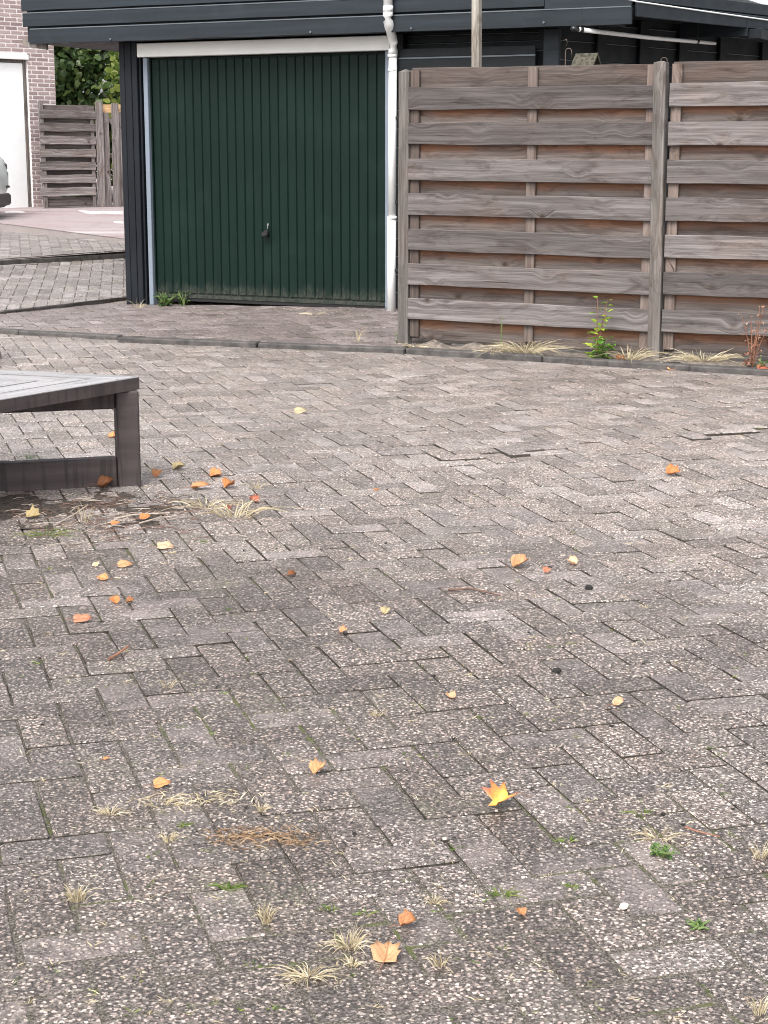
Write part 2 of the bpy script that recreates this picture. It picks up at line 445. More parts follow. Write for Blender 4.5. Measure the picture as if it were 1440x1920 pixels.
M['glass'] = mat_simple('dark_glass', (.02,.025,.028), .08, 0, .1)
M['rubber'] = mat_simple('tyre_rubber', (.02,.02,.02), .8, 0, .3)
M['roof'] = mat_simple('roof_felt', (.10,.10,.10), .9, 0, .3, 10)
M['straw'] = mat_leaf('dry_straw', [(.26,.205,.12),(.46,.385,.25),(.64,.57,.42)], .2, .7)
M['straw_red'] = mat_leaf('dead_red_straw', [(.17,.095,.055),(.29,.18,.105),(.46,.36,.23)], .2, .7)
M['grass'] = mat_leaf('green_grass', [(.05,.10,.015),(.12,.20,.03),(.28,.30,.08)], .3)
M['weed'] = mat_leaf('weed_leaf', [(.045,.09,.025),(.09,.17,.045),(.19,.28,.09)], .3, .45)
M['sprout'] = mat_leaf('sprout_leaf', [(.10,.20,.02),(.27,.38,.04),(.45,.50,.09)], .35, .45)
M['sprout2'] = mat_leaf('sprout_low_leaf', [(.04,.12,.015),(.10,.24,.03),(.26,.40,.06)], .3, .45)
M['deadleaf'] = mat_leaf('dead_weed_leaf', [(.16,.06,.04),(.30,.14,.09),(.42,.27,.18)], .2)
M['stem'] = mat_simple('red_brown_stem', (.22,.10,.06), .7, var=.3)
M['gstem'] = mat_simple('green_stem', (.12,.17,.05), .7, var=.3)
M['ivy'] = mat_leaf('ivy_leaf', [(.016,.04,.012),(.05,.095,.026),(.15,.20,.06)], .25, .4)
M['shrub'] = mat_leaf('shrub_leaf', [(.035,.08,.015),(.12,.19,.03),(.30,.34,.07)], .4, .5)
M['bark'] = mat_simple('bark', (.06,.045,.035), .9, var=.4, scale=30)
M['l_orange'] = mat_dead('orange_leaf', [(.44,.15,.045),(.60,.26,.10),(.66,.38,.19)])
M['l_tan'] = mat_dead('tan_leaf', [(.36,.15,.06),(.50,.24,.11),(.56,.32,.17)])
M['l_pink'] = mat_dead('pale_leaf', [(.50,.28,.15),(.66,.42,.26),(.74,.55,.38)])
M['l_brown'] = mat_dead('brown_leaf', [(.14,.05,.02),(.28,.11,.04),(.42,.22,.10)])
M['l_red'] = mat_dead('red_leaf', [(.28,.06,.035),(.42,.13,.07),(.50,.22,.13)])
M['l_yellow'] = mat_dead('yellow_leaf', [(.32,.24,.10),(.42,.33,.17),(.48,.41,.28)])
M['l_maple'] = mat_leaf('bright_maple_leaf', [(.80,.56,.03),(.90,.60,.04),(.85,.33,.03),(.70,.10,.03)], .35)
def mat_maple():
    n = NT('bright_maple_leaf'); o = n.obj()
    ln = n.new('ShaderNodeVectorMath', operation='LENGTH'); n.put(ln.inputs[0], o)
    f = n.math('ADD', n.math('DIVIDE', ln.outputs['Value'], .052), n.math('MULTIPLY', n.math('SUBTRACT', n.noise(o, 70, 3), .5), .9))
    c = n.ramp(f, [(.05,(.30,.10,.03)),(.12,(.46,.40,.09)),(.40,(.52,.36,.07)),(.58,(.52,.24,.06)),(.85,(.46,.15,.05)),(1,(.32,.08,.04))])
    return n.fin(c, .5, .4)
M['l_maple'] = mat_maple()
M['twig'] = mat_simple('twig_bark', (.13,.075,.055), .8, var=.4, scale=60)
M['drytwig'] = mat_simple('pale_twig', (.36,.30,.25), .8, var=.3, scale=60)
M['crumb'] = mat_simple('dark_crumb', (.012,.010,.009), .9, var=.3, scale=80)
M['stone'] = mat_simple('pale_stone', (.52,.49,.40), .8, var=.15, scale=70)
M['dirt'] = mat_simple('dark_crumbly_dirt', (.055,.044,.037), .95, var=.7, scale=70, spec=.2, bumpd=.01)
M['moss'] = mat_simple('mossy_wood', (.05,.046,.032), .95, var=.6, scale=40, bumpd=.004)
def mat_wallbrick():
    n = NT('pink_wall_brick'); r = n.rand(); p = n.pos()
    c = n.ramp(r, [(0,(.25,.19,.185)),(.5,(.33,.255,.245)),(1,(.42,.335,.32))])
    c = n.mix(n.rng(n.noise(p, 45, 3), .35, .7, 0, .5), c, n.mix(1.0, c, (.75,.72,.72), 'MULTIPLY'))
    n.bump(n.noise(p, 90, 3), .004, .6)
    return n.fin(c, .88, .3)
M['brickwall'] = mat_wallbrick()

# ------------------------------------------------------------------ paving
KERB = [(-5.2, 14.02), (-1.93, 12.50), (-1.92, 12.36), (.11, 11.64), (3.7, 9.72)]      # front edge of the kerb line
HEAVE = ((.27, 7.55), (2.3, 8.45))
def und(x, y):
    return .007*math.sin(1.1*x + .6*y) + .006*math.sin(1.7*y - .8*x + 1.0) + .004*math.sin(3.1*x + 1.3*y)
def z_square(x, y): return und(x, y)*min(1, max(0, (11.0-y)/2))
def heave(x, y):
    (ax, ay), (bx, by) = HEAVE
    L = math.hypot(bx-ax, by-ay); ux, uy = (bx-ax)/L, (by-ay)/L
    s = (x-ax)*ux + (y-ay)*uy; d = -(x-ax)*uy + (y-ay)*ux
    if s < -.1 or s > L: return 0
    e = .012*max(0, min(1, (s+.1)/.3))*(.6+.4*math.sin(s*5.0))
    return e*math.exp(-(d/.35)**2) if d >= 0 else 0.0

def clip_poly(poly, reg):
    out = poly
    n = len(reg)
    for i in range(n):
        (ax, ay), (bx, by) = reg[i], reg[(i+1) % n]
        inp, out = out, []
        if not inp: return []
        def side(p): return (bx-ax)*(p[1]-ay) - (by-ay)*(p[0]-ax)
        for j in range(len(inp)):
            p, q = inp[j], inp[(j+1) % len(inp)]
            sp, sq = side(p), side(q)
            if sp >= 0: out.append(p)
            if (sp >= 0) != (sq >= 0):
                t = sp/(sp-sq); out.append((p[0]+(q[0]-p[0])*t, p[1]+(q[1]-p[1])*t))
    return out
def area(poly):
    return .5*sum(poly[i][0]*poly[(i+1) % len(poly)][1] - poly[(i+1) % len(poly)][0]*poly[i][1] for i in range(len(poly)))

def herringbone(ang, W, reg, org=(0,0), warp=0.0):
    """whole and cut bricks (centre, heading, polygon, whole) covering a convex region"""
    ca, sa = math.cos(ang), math.sin(ang)
    def w2(a, b):
        x = org[0] + a*ca - b*sa; y = org[1] + a*sa + b*ca
        return x, y + warp*x*x
    cs = [((x-org[0])*ca + (y-warp*x*x-org[1])*sa, -(x-org[0])*sa + (y-warp*x*x-org[1])*ca) for x, y in reg]
    c0, c1 = int(min(c[0] for c in cs)/W)-4, int(max(c[0] for c in cs)/W)+4
    r0, r1 = int(min(c[1] for c in cs)/W)-4, int(max(c[1] for c in cs)/W)+4
    res = []
    for c in range(c0, c1):
        for r in range(r0, r1):
            k = (c-r) % 4
            if k == 0: ca_, cb_, hz = c+1, r+.5, True
            elif k == 3: ca_, cb_, hz = c+.5, r+1, False
            else: continue
            x, y = w2(ca_*W, cb_*W)
            if not any(True for _ in (0,)): continue
            e = .001
            x2, y2 = w2(ca_*W + (e if hz else 0), cb_*W + (0 if hz else e))
            h = math.atan2(y2-y, x2-x)
            res.append((x, y, h))
    return res

BR_L, BR_W, BR_H, CH = .2090, .1024, .07, .0045
def brick_outline(l, w, c=.003, rnd=random):
    j = lambda: rnd.uniform(-.0012, .0012)
    return [(-l/2+c+j(), -w/2), (l/2-c+j(), -w/2), (l/2, -w/2+c+j()), (l/2, w/2-c+j()), (l/2-c+j(), w/2), (-l/2+c+j(), w/2), (-l/2, w/2-c+j()), (-l/2, -w/2+c+j())]
def brick_prism(outline, h=BR_H, ch=CH, dz=None):
    n = len(outline); cx = sum(p[0] for p in outline)/n; cy = sum(p[1] for p in outline)/n
    V = []
    for x, y in outline: V.append((x, y, -h))
    for x, y in outline: V.append((x, y, -ch*.8))
    for x, y in outline:
        d = math.hypot(x-cx, y-cy) or 1; k = 1-ch*1.2/d
        V.append((cx+(x-cx)*k, cy+(y-cy)*k, random.uniform(-.0008, 0)))
    F = []
    for i in range(n):
        k = (i+1) % n
        F.append((i, k, n+k, n+i)); F.append((n+i, n+k, 2*n+k, 2*n+i))
    F.append(tuple(range(2*n, 3*n)))
    return V, F
def side_first(nf):
    """material slots of a brick prism: soiled sides darkened as gap shadow, clean top"""
    return [1 if (i % 2 == 0 and i < nf-1) else 0 for i in range(nf)]
def in_reg(p, reg):
    return all((reg[(i+1) % len(reg)][0]-reg[i][0])*(p[1]-reg[i][1]) - (reg[(i+1) % len(reg)][1]-reg[i][1])*(p[0]-reg[i][0]) >= 0 for i in range(len(reg)))
def sheet(name, mat, reg, zf, parent=None, step=.2, dz=0.0):
    """ground sheet over a convex region, cut into cells so that it follows zf"""
    mb = MB(); x0 = min(p[0] for p in reg); x1 = max(p[0] for p in reg); y0 = min(p[1] for p in reg); y1 = max(p[1] for p in reg)
    nx = int((x1-x0)/step)+1; ny = int((y1-y0)/step)+1
    idx = {}
    for i in range(nx):
        for j in range(ny):
            a, b = x0+i*step, y0+j*step
            c = clip_poly([(a,b),(a+step,b),(a+step,b+step),(a,b+step)], reg)
            if len(c) < 3 or abs(area(c)) < 1e-7: continue
            f = []
            for p in c:
                k = (round(p[0], 4), round(p[1], 4))
                if k not in idx: idx[k] = len(mb.v); mb.v.append((p[0], p[1], zf(*p)+dz))
                if not f or f[-1] != idx[k]: f.append(idx[k])
            if f[0] == f[-1]: f.pop()
            if len(f) >= 3: mb.f.append(tuple(f)); mb.m.append(0)
    return mb.build(name, mat, parent)

def pave(root, reg, ang, W, zf, mat, n_parts, org=(0,0), warp=0.0, jit=.0014, tilt=.007, extra=None, fill='loose_brick_field'):
    bricks = []
    for (x, y, h) in herringbone(ang, W, reg, org, warp):
        l, w = BR_L + random.uniform(-.003, .0015), BR_W + random.uniform(-.003, .001)
        ca, sa = math.cos(h), math.sin(h)
        cor = [(x+a*ca-b*sa, y+a*sa+b*ca) for a, b in ((-l/2,-w/2),(l/2,-w/2),(l/2,w/2),(-l/2,w/2))]
        ins = [in_reg(c, reg) for c in cor]
        if all(ins): bricks.append((x, y, h, l, w, None)); continue
        if not any(ins) and not in_reg((x, y), reg): continue
        p = clip_poly(cor, reg)
        if len(p) >= 3 and area(p) > .0012: bricks.append((x, y, h, l, w, p))
    vis = []
    for i, b in enumerate(bricks):
        u, v, c = proj((b[0], b[1], zf(b[0], b[1])))
        if b[5] is None and -40 < u < 1480 and v < 1975 and c > 0: vis.append((c, i))
    vis.sort(); part = set(i for _, i in vis[:n_parts])
    variants = []
    if n_parts:
        for _ in range(10):
            mb = MB(); mb.add(*brick_prism(brick_outline(BR_L, BR_W, random.uniform(.002,.007))))
            me = bpy.data.meshes.new('brick'); me.from_pydata(mb.v, [], mb.f); me.materials.append(mat); me.materials.append(M['joint_dirt_shade']); me.polygons.foreach_set('material_index', side_first(len(mb.f))); variants.append(me)
    rest = MB()
    for i, (x, y, h, l, w, poly) in enumerate(bricks):
        z = zf(x, y) + max(-1.6, min(1.6, random.gauss(0, 1)))*jit*(1.0 if y > 4.5 else .45 + .55*max(0, (y-2.5)/2)) + (extra(x, y) if extra else 0)
        e = .1
        sx = (zf(x+e, y)-zf(x-e, y))/(2*e) + random.gauss(0, tilt)*(1.0 if y > 4.5 else .55); sy = (zf(x, y+e)-zf(x, y-e))/(2*e) + random.gauss(0, tilt)*(1.0 if y > 4.5 else .55)
        hh = h + random.gauss(0, .008)
        nrm = Vector((-sx, -sy, 1)).normalized()
        ax = Vector((math.cos(hh), math.sin(hh), 0)); ax = (ax - nrm*ax.dot(nrm)).normalized(); ay = nrm.cross(ax)
        m = Matrix((ax, ay, nrm)).transposed()
        if i in part:
            o = link('brick', random.choice(variants), root, (x + random.gauss(0,.0012), y + random.gauss(0,.0012), z), m.to_euler())
            o.scale = (l/BR_L, w/BR_W, 1)
        else:
            if poly is None: ol = brick_outline(l, w)
            else:
                ca, sa = math.cos(-h), math.sin(-h)
                ol = [((px-x)*ca-(py-y)*sa, (px-x)*sa+(py-y)*ca) for px, py in poly]
            V, F = brick_prism(ol)
            rest.add([m @ Vector(p) + Vector((x, y, z)) for p in V], F); rest.m[-len(F):] = side_first(len(F))
    o = rest.build(fill, [mat, M['joint_dirt_shade']], root); tag(o, kind='stuff')
    return o

ground = MB(); ground.add([(-400,-60,-.12),(400,-60,-.12),(400,700,-.12),(-400,700,-.12)], [(0,1,2,3)])
tag(ground.build('ground', M['ground']), kind='structure')

REG_SQ = [(-1.9,1.1),(1.9,1.1),(4.1,6.6),(3.75,9.70),(.11,11.65),(-5.2,13.95),(-4.6,7.2)]
square = tag(empty('paved_square', (0,0,0)), kind='structure')
def z_joint(x, y):
    f = noise.noise(Vector((x*1.4, y*1.4, 5)))*1.0 + .5*noise.noise(Vector((x*5, y*5, 2))) + .30 + max(0, 4.2-y)*.45
    return z_square(x, y) - .0100 + (.0065 + .0015*max(0, min(1, 3.6-y)))*max(0, min(1, f))
sheet('joint_sand', M['sand'], REG_SQ, z_joint, square, .07, 0)
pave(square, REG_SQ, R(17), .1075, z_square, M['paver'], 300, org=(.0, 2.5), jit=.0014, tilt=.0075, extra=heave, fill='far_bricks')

# garage frame: local x runs along the front to the right, local y goes back
TH = R(-26)
GO = Vector((0, 14.28, 0))
gu = Vector((math.cos(TH), math.sin(TH), 0)); gv = Vector((-math.sin(TH), math.cos(TH), 0))
def gw(x, y, z=0): return GO + gu*x + gv*y + Vector((0,0,z))
def z_apron(x, y):
    s = (Vector((x, y, 0))-GO).dot(gu)
    d = -(Vector((x, y, 0))-GO).dot(gv)          # distance in front of the garage
    zb = .008 + .062*max(0, min(1, (s+2.6)/2.7))
    k = max(0, min(1, d/1.9))
    return zb*(1-k) + .030*k
KA0, KA1 = Vector((-3.21, 14.33, 0)), Vector((-2.36, 15.85, 0))      # edge where the ramp begins
kd = (KA1-KA0).normalized()
KAL = KA0 - kd*2.2; KAR = KA1 + kd*2.0
REG_AP = [(-3.70, 13.44), (-1.92, 12.57), (.12, 11.76), (1.0, 13.9), (-1.2, 17.66), (KAR.x, KAR.y)]
apron = tag(empty('garage_forecourt', (0,0,0)), kind='structure')
sheet('joint_sand', M['sand'], REG_AP, z_apron, apron, .25, -.005)
pave(apron, REG_AP, R(19), .1075, z_apron, M['paver_apron'], 0, org=(.05,.02), jit=.0018, tilt=.006, fill='forecourt_bricks')

# street rising on the left behind the forecourt
KB0, KB1 = Vector((-3.82, 17.11, 0)), Vector((-2.74, 18.24, 0)); kbd = (KB1-KB0).normalized()
KC0, KC1 = Vector((-4.99, 22.48, 0)), Vector((-2.97, 19.65, 0)); kcd = (KC1-KC0).normalized()
def dist_line(x, y, p, d): return -(x-p.x)*d.y + (y-p.y)*d.x
def z_ramp(x, y):
    a = dist_line(x, y, KA0, kd); b = -dist_line(x, y, KB0, kbd)
    t = max(0, min(1, a/max(.01, a+b))) if a + b > .01 else 1
    return .045 + .205*t
def z_road(x, y): return .295 + (y-17.0)*.0225
A_l, A_r = KA0-kd*1.2, KAR; B_l, B_r = KB0-kbd*2.0, KB1+kbd*2.4
REG_RAMP = [(A_l.x, A_l.y), (A_r.x, A_r.y), (B_r.x, B_r.y), (B_l.x, B_l.y)]
ramp = tag(empty('side_pavement', (0,0,0)), kind='structure')
sheet('joint_sand', M['sand'], REG_RAMP, z_ramp, ramp, .25, -.006)
pave(ramp, REG_RAMP, R(8), .1075, z_ramp, M['paver_ramp'], 0, org=(.03,.01), jit=.0012, tilt=.004, fill='pavement_bricks')
def strip(reg, zf, name, mat, dz=0.0, step=.6):
    return tag(sheet(name, mat, reg, zf, None, step, dz), kind='structure')
strip([(B_l.x-6, B_l.y-6*kbd.y/kbd.x), (B_r.x+3, B_r.y+3*kbd.y/kbd.x), (2.0, 45), (-22, 45), (-22, 9)], z_road, 'street', M['farpave'])
c_l, c_r = KC0-kcd*9, KC1+kcd*3
strip([(c_r.x, c_r.y), (4.0, 21.0), (4.0, 44.5), (-21, 44.5), (c_l.x, c_l.y)], z_road, 'asphalt_lane', M['asphalt'], .006)

street_blocks = tag(empty('street_paving', (0,0,0)), kind='structure')
pave(street_blocks, [(-4.9,16.06),(-2.3,18.78),(-2.62,19.10),(-6.5,24.5)], R(12), .1075, lambda x, y: z_road(x, y)+.010, M['paver_ramp'], 0, org=(.02,.05), jit=.0012, tilt=.004, fill='street_bricks')

# white markings on the asphalt
def onroad(px, py):
    d = ray(px, py); o = Vector((0,0,CAM_H))
    # z = .295 + (y-17)*.0225
    t = (.295 - 17*.0225 - CAM_H)/(d.z - .0225*d.y)
    return o + d*t
def mark(name, pts, label):
    V = [onroad(*p) for p in pts]; cx = sum((v for v in V), Vector())/len(V)
    n = len(V); mb = MB()
    vv = [v - cx + Vector((0,0,.012)) for v in V] + [v - cx + Vector((0,0,.004)) for v in V]
    F = [tuple(range(n))] + [(i, n+i, n+(i+1) % n, (i+1) % n) for i in range(n)]
    mb.add(vv, F)
    return tag(mb.build(name, M['paint_mark'], None, cx), label, 'road marking', 'painted road markings')
mark('road_marking', [(160,401),(175,402.5),(200,401.5),(231,402.5),(231,398),(195,397.5),(170,397),(146,395.5)], 'worn white road marking below the old grey fence')
mark('road_marking', [(8,401.5),(30,400.5),(49,400.5),(42,397.5),(28,396.5),(10,397.5)], 'worn white road marking beside the parked car')
mark('road_marking', [(214,419),(231,420),(231,416.5),(213,416.5)], 'short white road marking beside the black garage post')

# kerbs
def kerb_run(root, p0, p1, z0, z1, n, w=.10, h=.25, gap=.006, jog=.006):
    p0 = Vector(p0); p1 = Vector(p1); d = p1-p0; L = d.length; d.normalize(); a = math.atan2(d.y, d.x)
    for i in range(n):
        s0, s1 = L*i/n + gap/2, L*(i+1)/n - gap/2
        mb = MB(); mb.box(-(s1-s0)/2, (s1-s0)/2, 0, w, -h, 0, .008)
        mid = p0 + d*((s0+s1)/2)
        mb.build('kerb_stone', M['kerb'], root, (mid.x + random.uniform(-jog,jog), mid.y + random.uniform(-jog,jog), z0+(z1-z0)*(i+.5)/n + random.uniform(-.004,.004)), (random.uniform(-.01,.01), random.uniform(-.004,.004), a + random.uniform(-.004,.004)))
kf = tag(empty('front_kerb', (0,0,0)), kind='structure')
kerb_run(kf, (-5.2,14.02,0), (-1.95,12.51,0), .030, .032, 4)
kerb_run(kf, (-1.93,12.36,0), (.14,11.64,0), .034, .036, 2)
kerb_run(kf, (.14,11.64,0), (3.7,9.73,0), .036, .042, 4)
kl = tag(empty('lower_street_kerb', (0,0,0)), kind='structure')
kerb_run(kl, A_l + kd*.3, A_r, .046, .052, 5, w=.06, h=.15)
ku = tag(empty('upper_street_kerb', (0,0,0)), kind='structure')
kerb_run(ku, B_l, B_r, .29, .31, 6, w=.10, h=.2)

# soil strip behind the kerb, under the fence
def z_soil(x, y):
    return .030 + .018*noise.noise(Vector((x*3, y*3, 0))) + .012*noise.noise(Vector((x*9, y*9, 3)))
FENCE_A = R(-26.5); FO = Vector((.157, 11.99, 0)); fu = Vector((math.cos(FENCE_A), math.sin(FENCE_A), 0)); fv = Vector((-math.sin(FENCE_A), math.cos(FENCE_A), 0))
a = FO - fu*.06 + fv*1.6; b = FO + fu*4.0 + fv*1.6
strip([(.16,11.73),(3.75,9.80),(b.x,b.y),(a.x,a.y),(.10,12.2)], z_soil, 'soil_strip', M['soil'], 0, .08)
# sand heaps under the left end of the fence
for (s, d, r, hgt, lab) in ((.27, -.12, .13, .065, 'small grey sand heap under the left end of the fence'), (.58, -.13, .17, .06, 'wider grey sand heap right of the small one under the fence')):
    mb = MB(); V = [(0,0,hgt)]; F = []; nr = 5; ns = 18
    for k in range(1, nr+1):
        t = k/nr
        for i in range(ns):
            an = 2*math.pi*i/ns; rr = r*t*(1+.15*math.sin(3*an+s*9))
            V.append((rr*math.cos(an)*1.35, rr*math.sin(an)*.6, hgt*(1-t)**1.2 + random.uniform(-.003,.003)))
    for i in range(ns):
        F.append((0, 1+i, 1+(i+1) % ns))
        for k in range(nr-1):
            p = 1+k*ns; F.append((p+i, p+ns+i, p+ns+(i+1) % ns, p+(i+1) % ns))
    mb.add(V, F)
    q = FO + fu*s + fv*d
    tag(mb.build('sand_heap', M['soil'], None, (q.x, q.y, .022), (0,0,FENCE_A), True), lab, 'sand heap', 'sand heaps under the fence')

# ------------------------------------------------------------------ wooden fence
def plank(L, Wd, T, wob=.004, seg=14, bow=0.0):
    """sawn board along x with slightly wavy edges, width on z"""
    mb = MB(); V = []; F = []
    s1, s2 = random.uniform(0, 50), random.uniform(0, 50)
    b = .003
    for i in range(seg+1):
        t = i/seg; x = -L/2 + L*t
        zt = Wd/2 + wob*noise.noise(Vector((x*2.3+s1, 0, 0)))*1.3; zb = -Wd/2 + wob*noise.noise(Vector((x*2.3+s2, 3, 0)))*1.3
        yo = bow*math.sin(math.pi*t)
        for (yy, zz) in ((-T/2, zb+b), (-T/2, zt-b), (-T/2+b, zt), (T/2-b, zt), (T/2, zt-b), (T/2, zb+b), (T/2-b, zb), (-T/2+b, zb)):
            V.append((x, yy+yo, zz))
    for i in range(seg):
        for k in range(8):
            F.append((i*8+k, i*8+(k+1) % 8, (i+1)*8+(k+1) % 8, (i+1)*8+k))
    F.append(tuple(range(8))[::-1]); F.append(tuple(range(seg*8, seg*8+8)))
    mb.add(V, F)
    return mb
def upright(Wd, Dp, z0, z1, wob=.003, seg=10, cap=None):
    mb = MB(); V = []; F = []; s1 = random.uniform(0, 90)
    b = .004
    for i in range(seg+1):
        t = i/seg; z = z0+(z1-z0)*t
        ex = wob*noise.noise(Vector((z*2+s1, 0, 0)))
        for (x, y) in ((-Wd/2+b,-Dp/2),(Wd/2-b,-Dp/2),(Wd/2,-Dp/2+b),(Wd/2,Dp/2-b),(Wd/2-b,Dp/2),(-Wd/2+b,Dp/2),(-Wd/2,Dp/2-b),(-Wd/2,-Dp/2+b)):
            V.append((x+ex, y, z))
    for i in range(seg):
        for k in range(8): F.append((i*8+k, i*8+(k+1) % 8, (i+1)*8+(k+1) % 8, (i+1)*8+k))
    F.append(tuple(range(8))[::-1])
    n = len(V)
    if cap:
        V.append((0,0,z1+cap))
        for k in range(8): F.append((seg*8+k, seg*8+(k+1) % 8, n))
    else: F.append(tuple(range(seg*8, seg*8+8)))
    mb.add(V, F)
    return mb
fence = tag(empty('wooden_fence', FO, FENCE_A), 'weathered overlapping board fence with grey posts right of the green garage door', 'fence')
nm = MB(); nm.tube([(0,0,0),(0,-.0015,0)], .0038, 7)
nail_mesh = bpy.data.meshes.new('nail'); nail_mesh.from_pydata(nm.v, [], nm.f); nail_mesh.materials.append(M['rust'])
def panel(x0, x1, drop):
    cx = (x0+x1)/2; L = x1-x0
    for k in range(8):                                  # sheltered back boards
        z = 1.832 - k*.2375 + random.uniform(-.004,.004)
        plank(L-.01, .15 + (.0 if k < 7 else .03), .018, .004).build('board', M['board_back'] if k else M['board_top'], fence, (cx, .032, z - (0 if k < 7 else .02)), (0, random.uniform(-.002,.002)+drop, 0))
    for k in range(7):                                  # front boards
        z = 1.702 - k*.2375 + random.uniform(-.004,.004)
        bd = plank(L+.0, .146, .019, .006).build('board', M['board'], fence, (cx, -.022 + random.uniform(-.003,.003), z), (random.uniform(-.015,.015), random.uniform(-.002,.002)+drop, 0))
        for xx in (-L/2+.04, .02, L/2-.04):
            for zz in (-.04, .04):
                link('nail', nail_mesh, bd, (xx+random.uniform(-.008,.008), -.0096, zz+random.uniform(-.008,.008)))
    for xx in (x0+.036, cx+.02, x1-.036):
        upright(.068, .022, .085, 1.895, .002).build('batten', M['batten'], fence, (xx, .006, random.uniform(-.004,.004)), (0,0,0))
panel(.024, 1.772, .006)
panel(1.862, 3.612, .004)
upright(.078, .075, -.15, 1.885, .003, cap=.018).build('post', M['post'], fence, (-.018, .01, 0), (0, R(.15), 0))
upright(.080, .08, -.15, 1.905, .004, cap=.012).build('post', M['post'], fence, (1.818, -.012, 0), (0, R(-.65), 0))
upright(.080, .08, -.15, 1.90, .004, cap=.012).build('post', M['post'], fence, (3.66, -.005, 0), (0, 0, 0))
# low edging slab under the right panel
mb = MB(); mb.box(1.87, 3.60, .01, .05, -.1, .075, .006); mb.build('base_board', M['kerb'], fence)
mb = MB(); mb.box(.33, 1.76, .03, .07, -.1, .045, .006); mb.build('base_board', M['kerb'], fence)

# ------------------------------------------------------------------ garage
garage = tag(empty('garage', GO, TH), 'black boarded garage with green ribbed door and wide roof fascia', 'garage')
def gbox(name, mat, x0, x1, y0, y1, z0, z1, b=.003, parent=None):
    cx, cy, cz = (x0+x1)/2, (y0+y1)/2, (z0+z1)/2
    mb = MB(); mb.box(x0-cx, x1-cx, y0-cy, y1-cy, z0-cz, z1-cz, b)
    return mb.build(name, mat, parent or garage, (cx, cy, cz))
# core walls (behind door and boards)
mb = MB()
mb.box(-2.57, -2.45, .10, 5.2, -.1, 2.50); mb.box(1.30, 1.42, .10, 4.0, -.1, 2.50)
mb.box(-2.449, 1.299, 5.05, 5.2, -.1, 2.50); mb.box(.06, 1.299, .14, .20, -.1, 2.50); mb.box(-2.449, .059, .16, .22, 2.14, 2.50)
mb.build('wall', M['siding'], garage)
# corner post cladding left of the door: three vertical boards
for (x0, x1) in ((-2.578,-2.524), (-2.521,-2.455), (-2.452,-2.398)):
    gbox('cladding_board', M['gpost'], x0, x1, 0 + (.004 if x0 > -2.5 else 0), .12, -.02, 2.285, .004)
gbox('cladding_board', M['gpost'], -2.394, -2.375, .03, .14, -.02, 2.16, .003)
for k in range(8): gbox('cladding_board', M['gpost'], -2.60, -2.582, .03+k*.6, .60+k*.6, -.02, 2.3, .004)
# lintel, jambs
gbox('lintel', M['white'], -2.380, .055, -.015, .10, 2.155, 2.270, .004)
gbox('jamb', M['jamb'], -2.346, -2.302, .022, .12, .012, 2.153, .004)
gbox('jamb', M['jamb'], -.002, .050, .022, .12, .068, 2.153, .004)
# up-and-over door built from ribs
door = gbox('door', M['green'], -2.300, -.004, .082, .10, .098, 2.150, .002)
nr = 27; rw = 2.276/nr
dl = Vector(door.location)
rib = MB(); wv = rw
rib.add([(-wv/2+.001,.012,-1.003),(-wv/2+.008,0,-1.0),(wv/2-.010,0,-1.0),(wv/2-.001,.012,-1.003),
         (-wv/2+.001,.012,1.003),(-wv/2+.008,0,1.0),(wv/2-.010,0,1.0),(wv/2-.001,.012,1.003)],
        [(0,1,5,4),(1,2,6,5),(2,3,7,6),(3,2,1,0),(4,5,6,7)])
me = None
for i in range(nr):
    x = -2.290 + rw*(i+.5)
    if me is None:
        o = rib.build('door_rib', M['green'], door, (x-dl.x, -.020, .006)); me = o.data
    else: link('door_rib', me, door, (x-dl.x, -.020, .006))
def gdoor(name, mat, *a, b=.002):
    o = gbox(name, mat, *a, b); o.parent = door; o.location = Vector(o.location) - dl; return o
gdoor('bottom_rail', M['green'], -2.302, -.002, .058, .081, .084, .112)
gdoor('seal_strip', M['black'], -2.30, -.004, .07, .10, .055, .0835)
gdoor('side_rail', M['green'], -2.3015, -2.2905, .057, .081, .113, 2.150); gdoor('side_rail', M['green'], -.0135, -.0025, .057, .081, .113, 2.150)
hd = MB()
hd.tube([(0,.0,0),(0,-.012,0),(0,-.022,.0)], [.026,.026,.020], 14)
hd.box(-.030,.030,-.055,-.0225,-.034,.010,.010)
hdo = hd.build('handle', M['black'], door, (-1.150-dl.x, .0565-dl.y, .672-dl.z), (0, R(-14), 0), False)
k = MB(); k.box(-.004,.004,-.006,-.0005,.030,.075,.002); k.box(-.009,.009,-.006,-.0005,.058,.076,.003); k.build('key', M['steel'], hdo, (.010,-.005,0), (0, R(22), 0))
# fascia boards
FY = -.20
def fboard(x0, x1, z0, z1, y, t=.022, edge=True, mat='fascia'):
    cx = (x0+x1)/2; cz = (z0+z1)/2
    mb = plank(x1-x0, z1-z0, t, .0035, 26)
    o = mb.build('fascia_board', M[mat], garage, (cx, y, cz))
    if edge:
        e = MB(); e.box(-(x1-x0)/2+.004, (x1-x0)/2-.004, -.004, .006, 0, .010, .002)
        e.build('pale_edge', M['fascia_edge'], o, (0, -t/2+.004-.003, (z1-z0)/2-.002))
    return o
fboard(-3.36, 2.150, 2.278, 2.402, FY-.012)
fboard(-3.435, 1.455, 2.428, 2.540, FY-.004)
fboard(-3.45, 2.12, 2.562, 2.72, FY+.004)
gbox('fascia_board', M['fascia'], -3.42, 2.10, FY+.030, FY+.05, 2.30, 2.70, .002)
gbox('fascia_board', M['fascia'], 1.46, 2.149, FY-.022, FY-.002, 2.408, 2.545, .004)
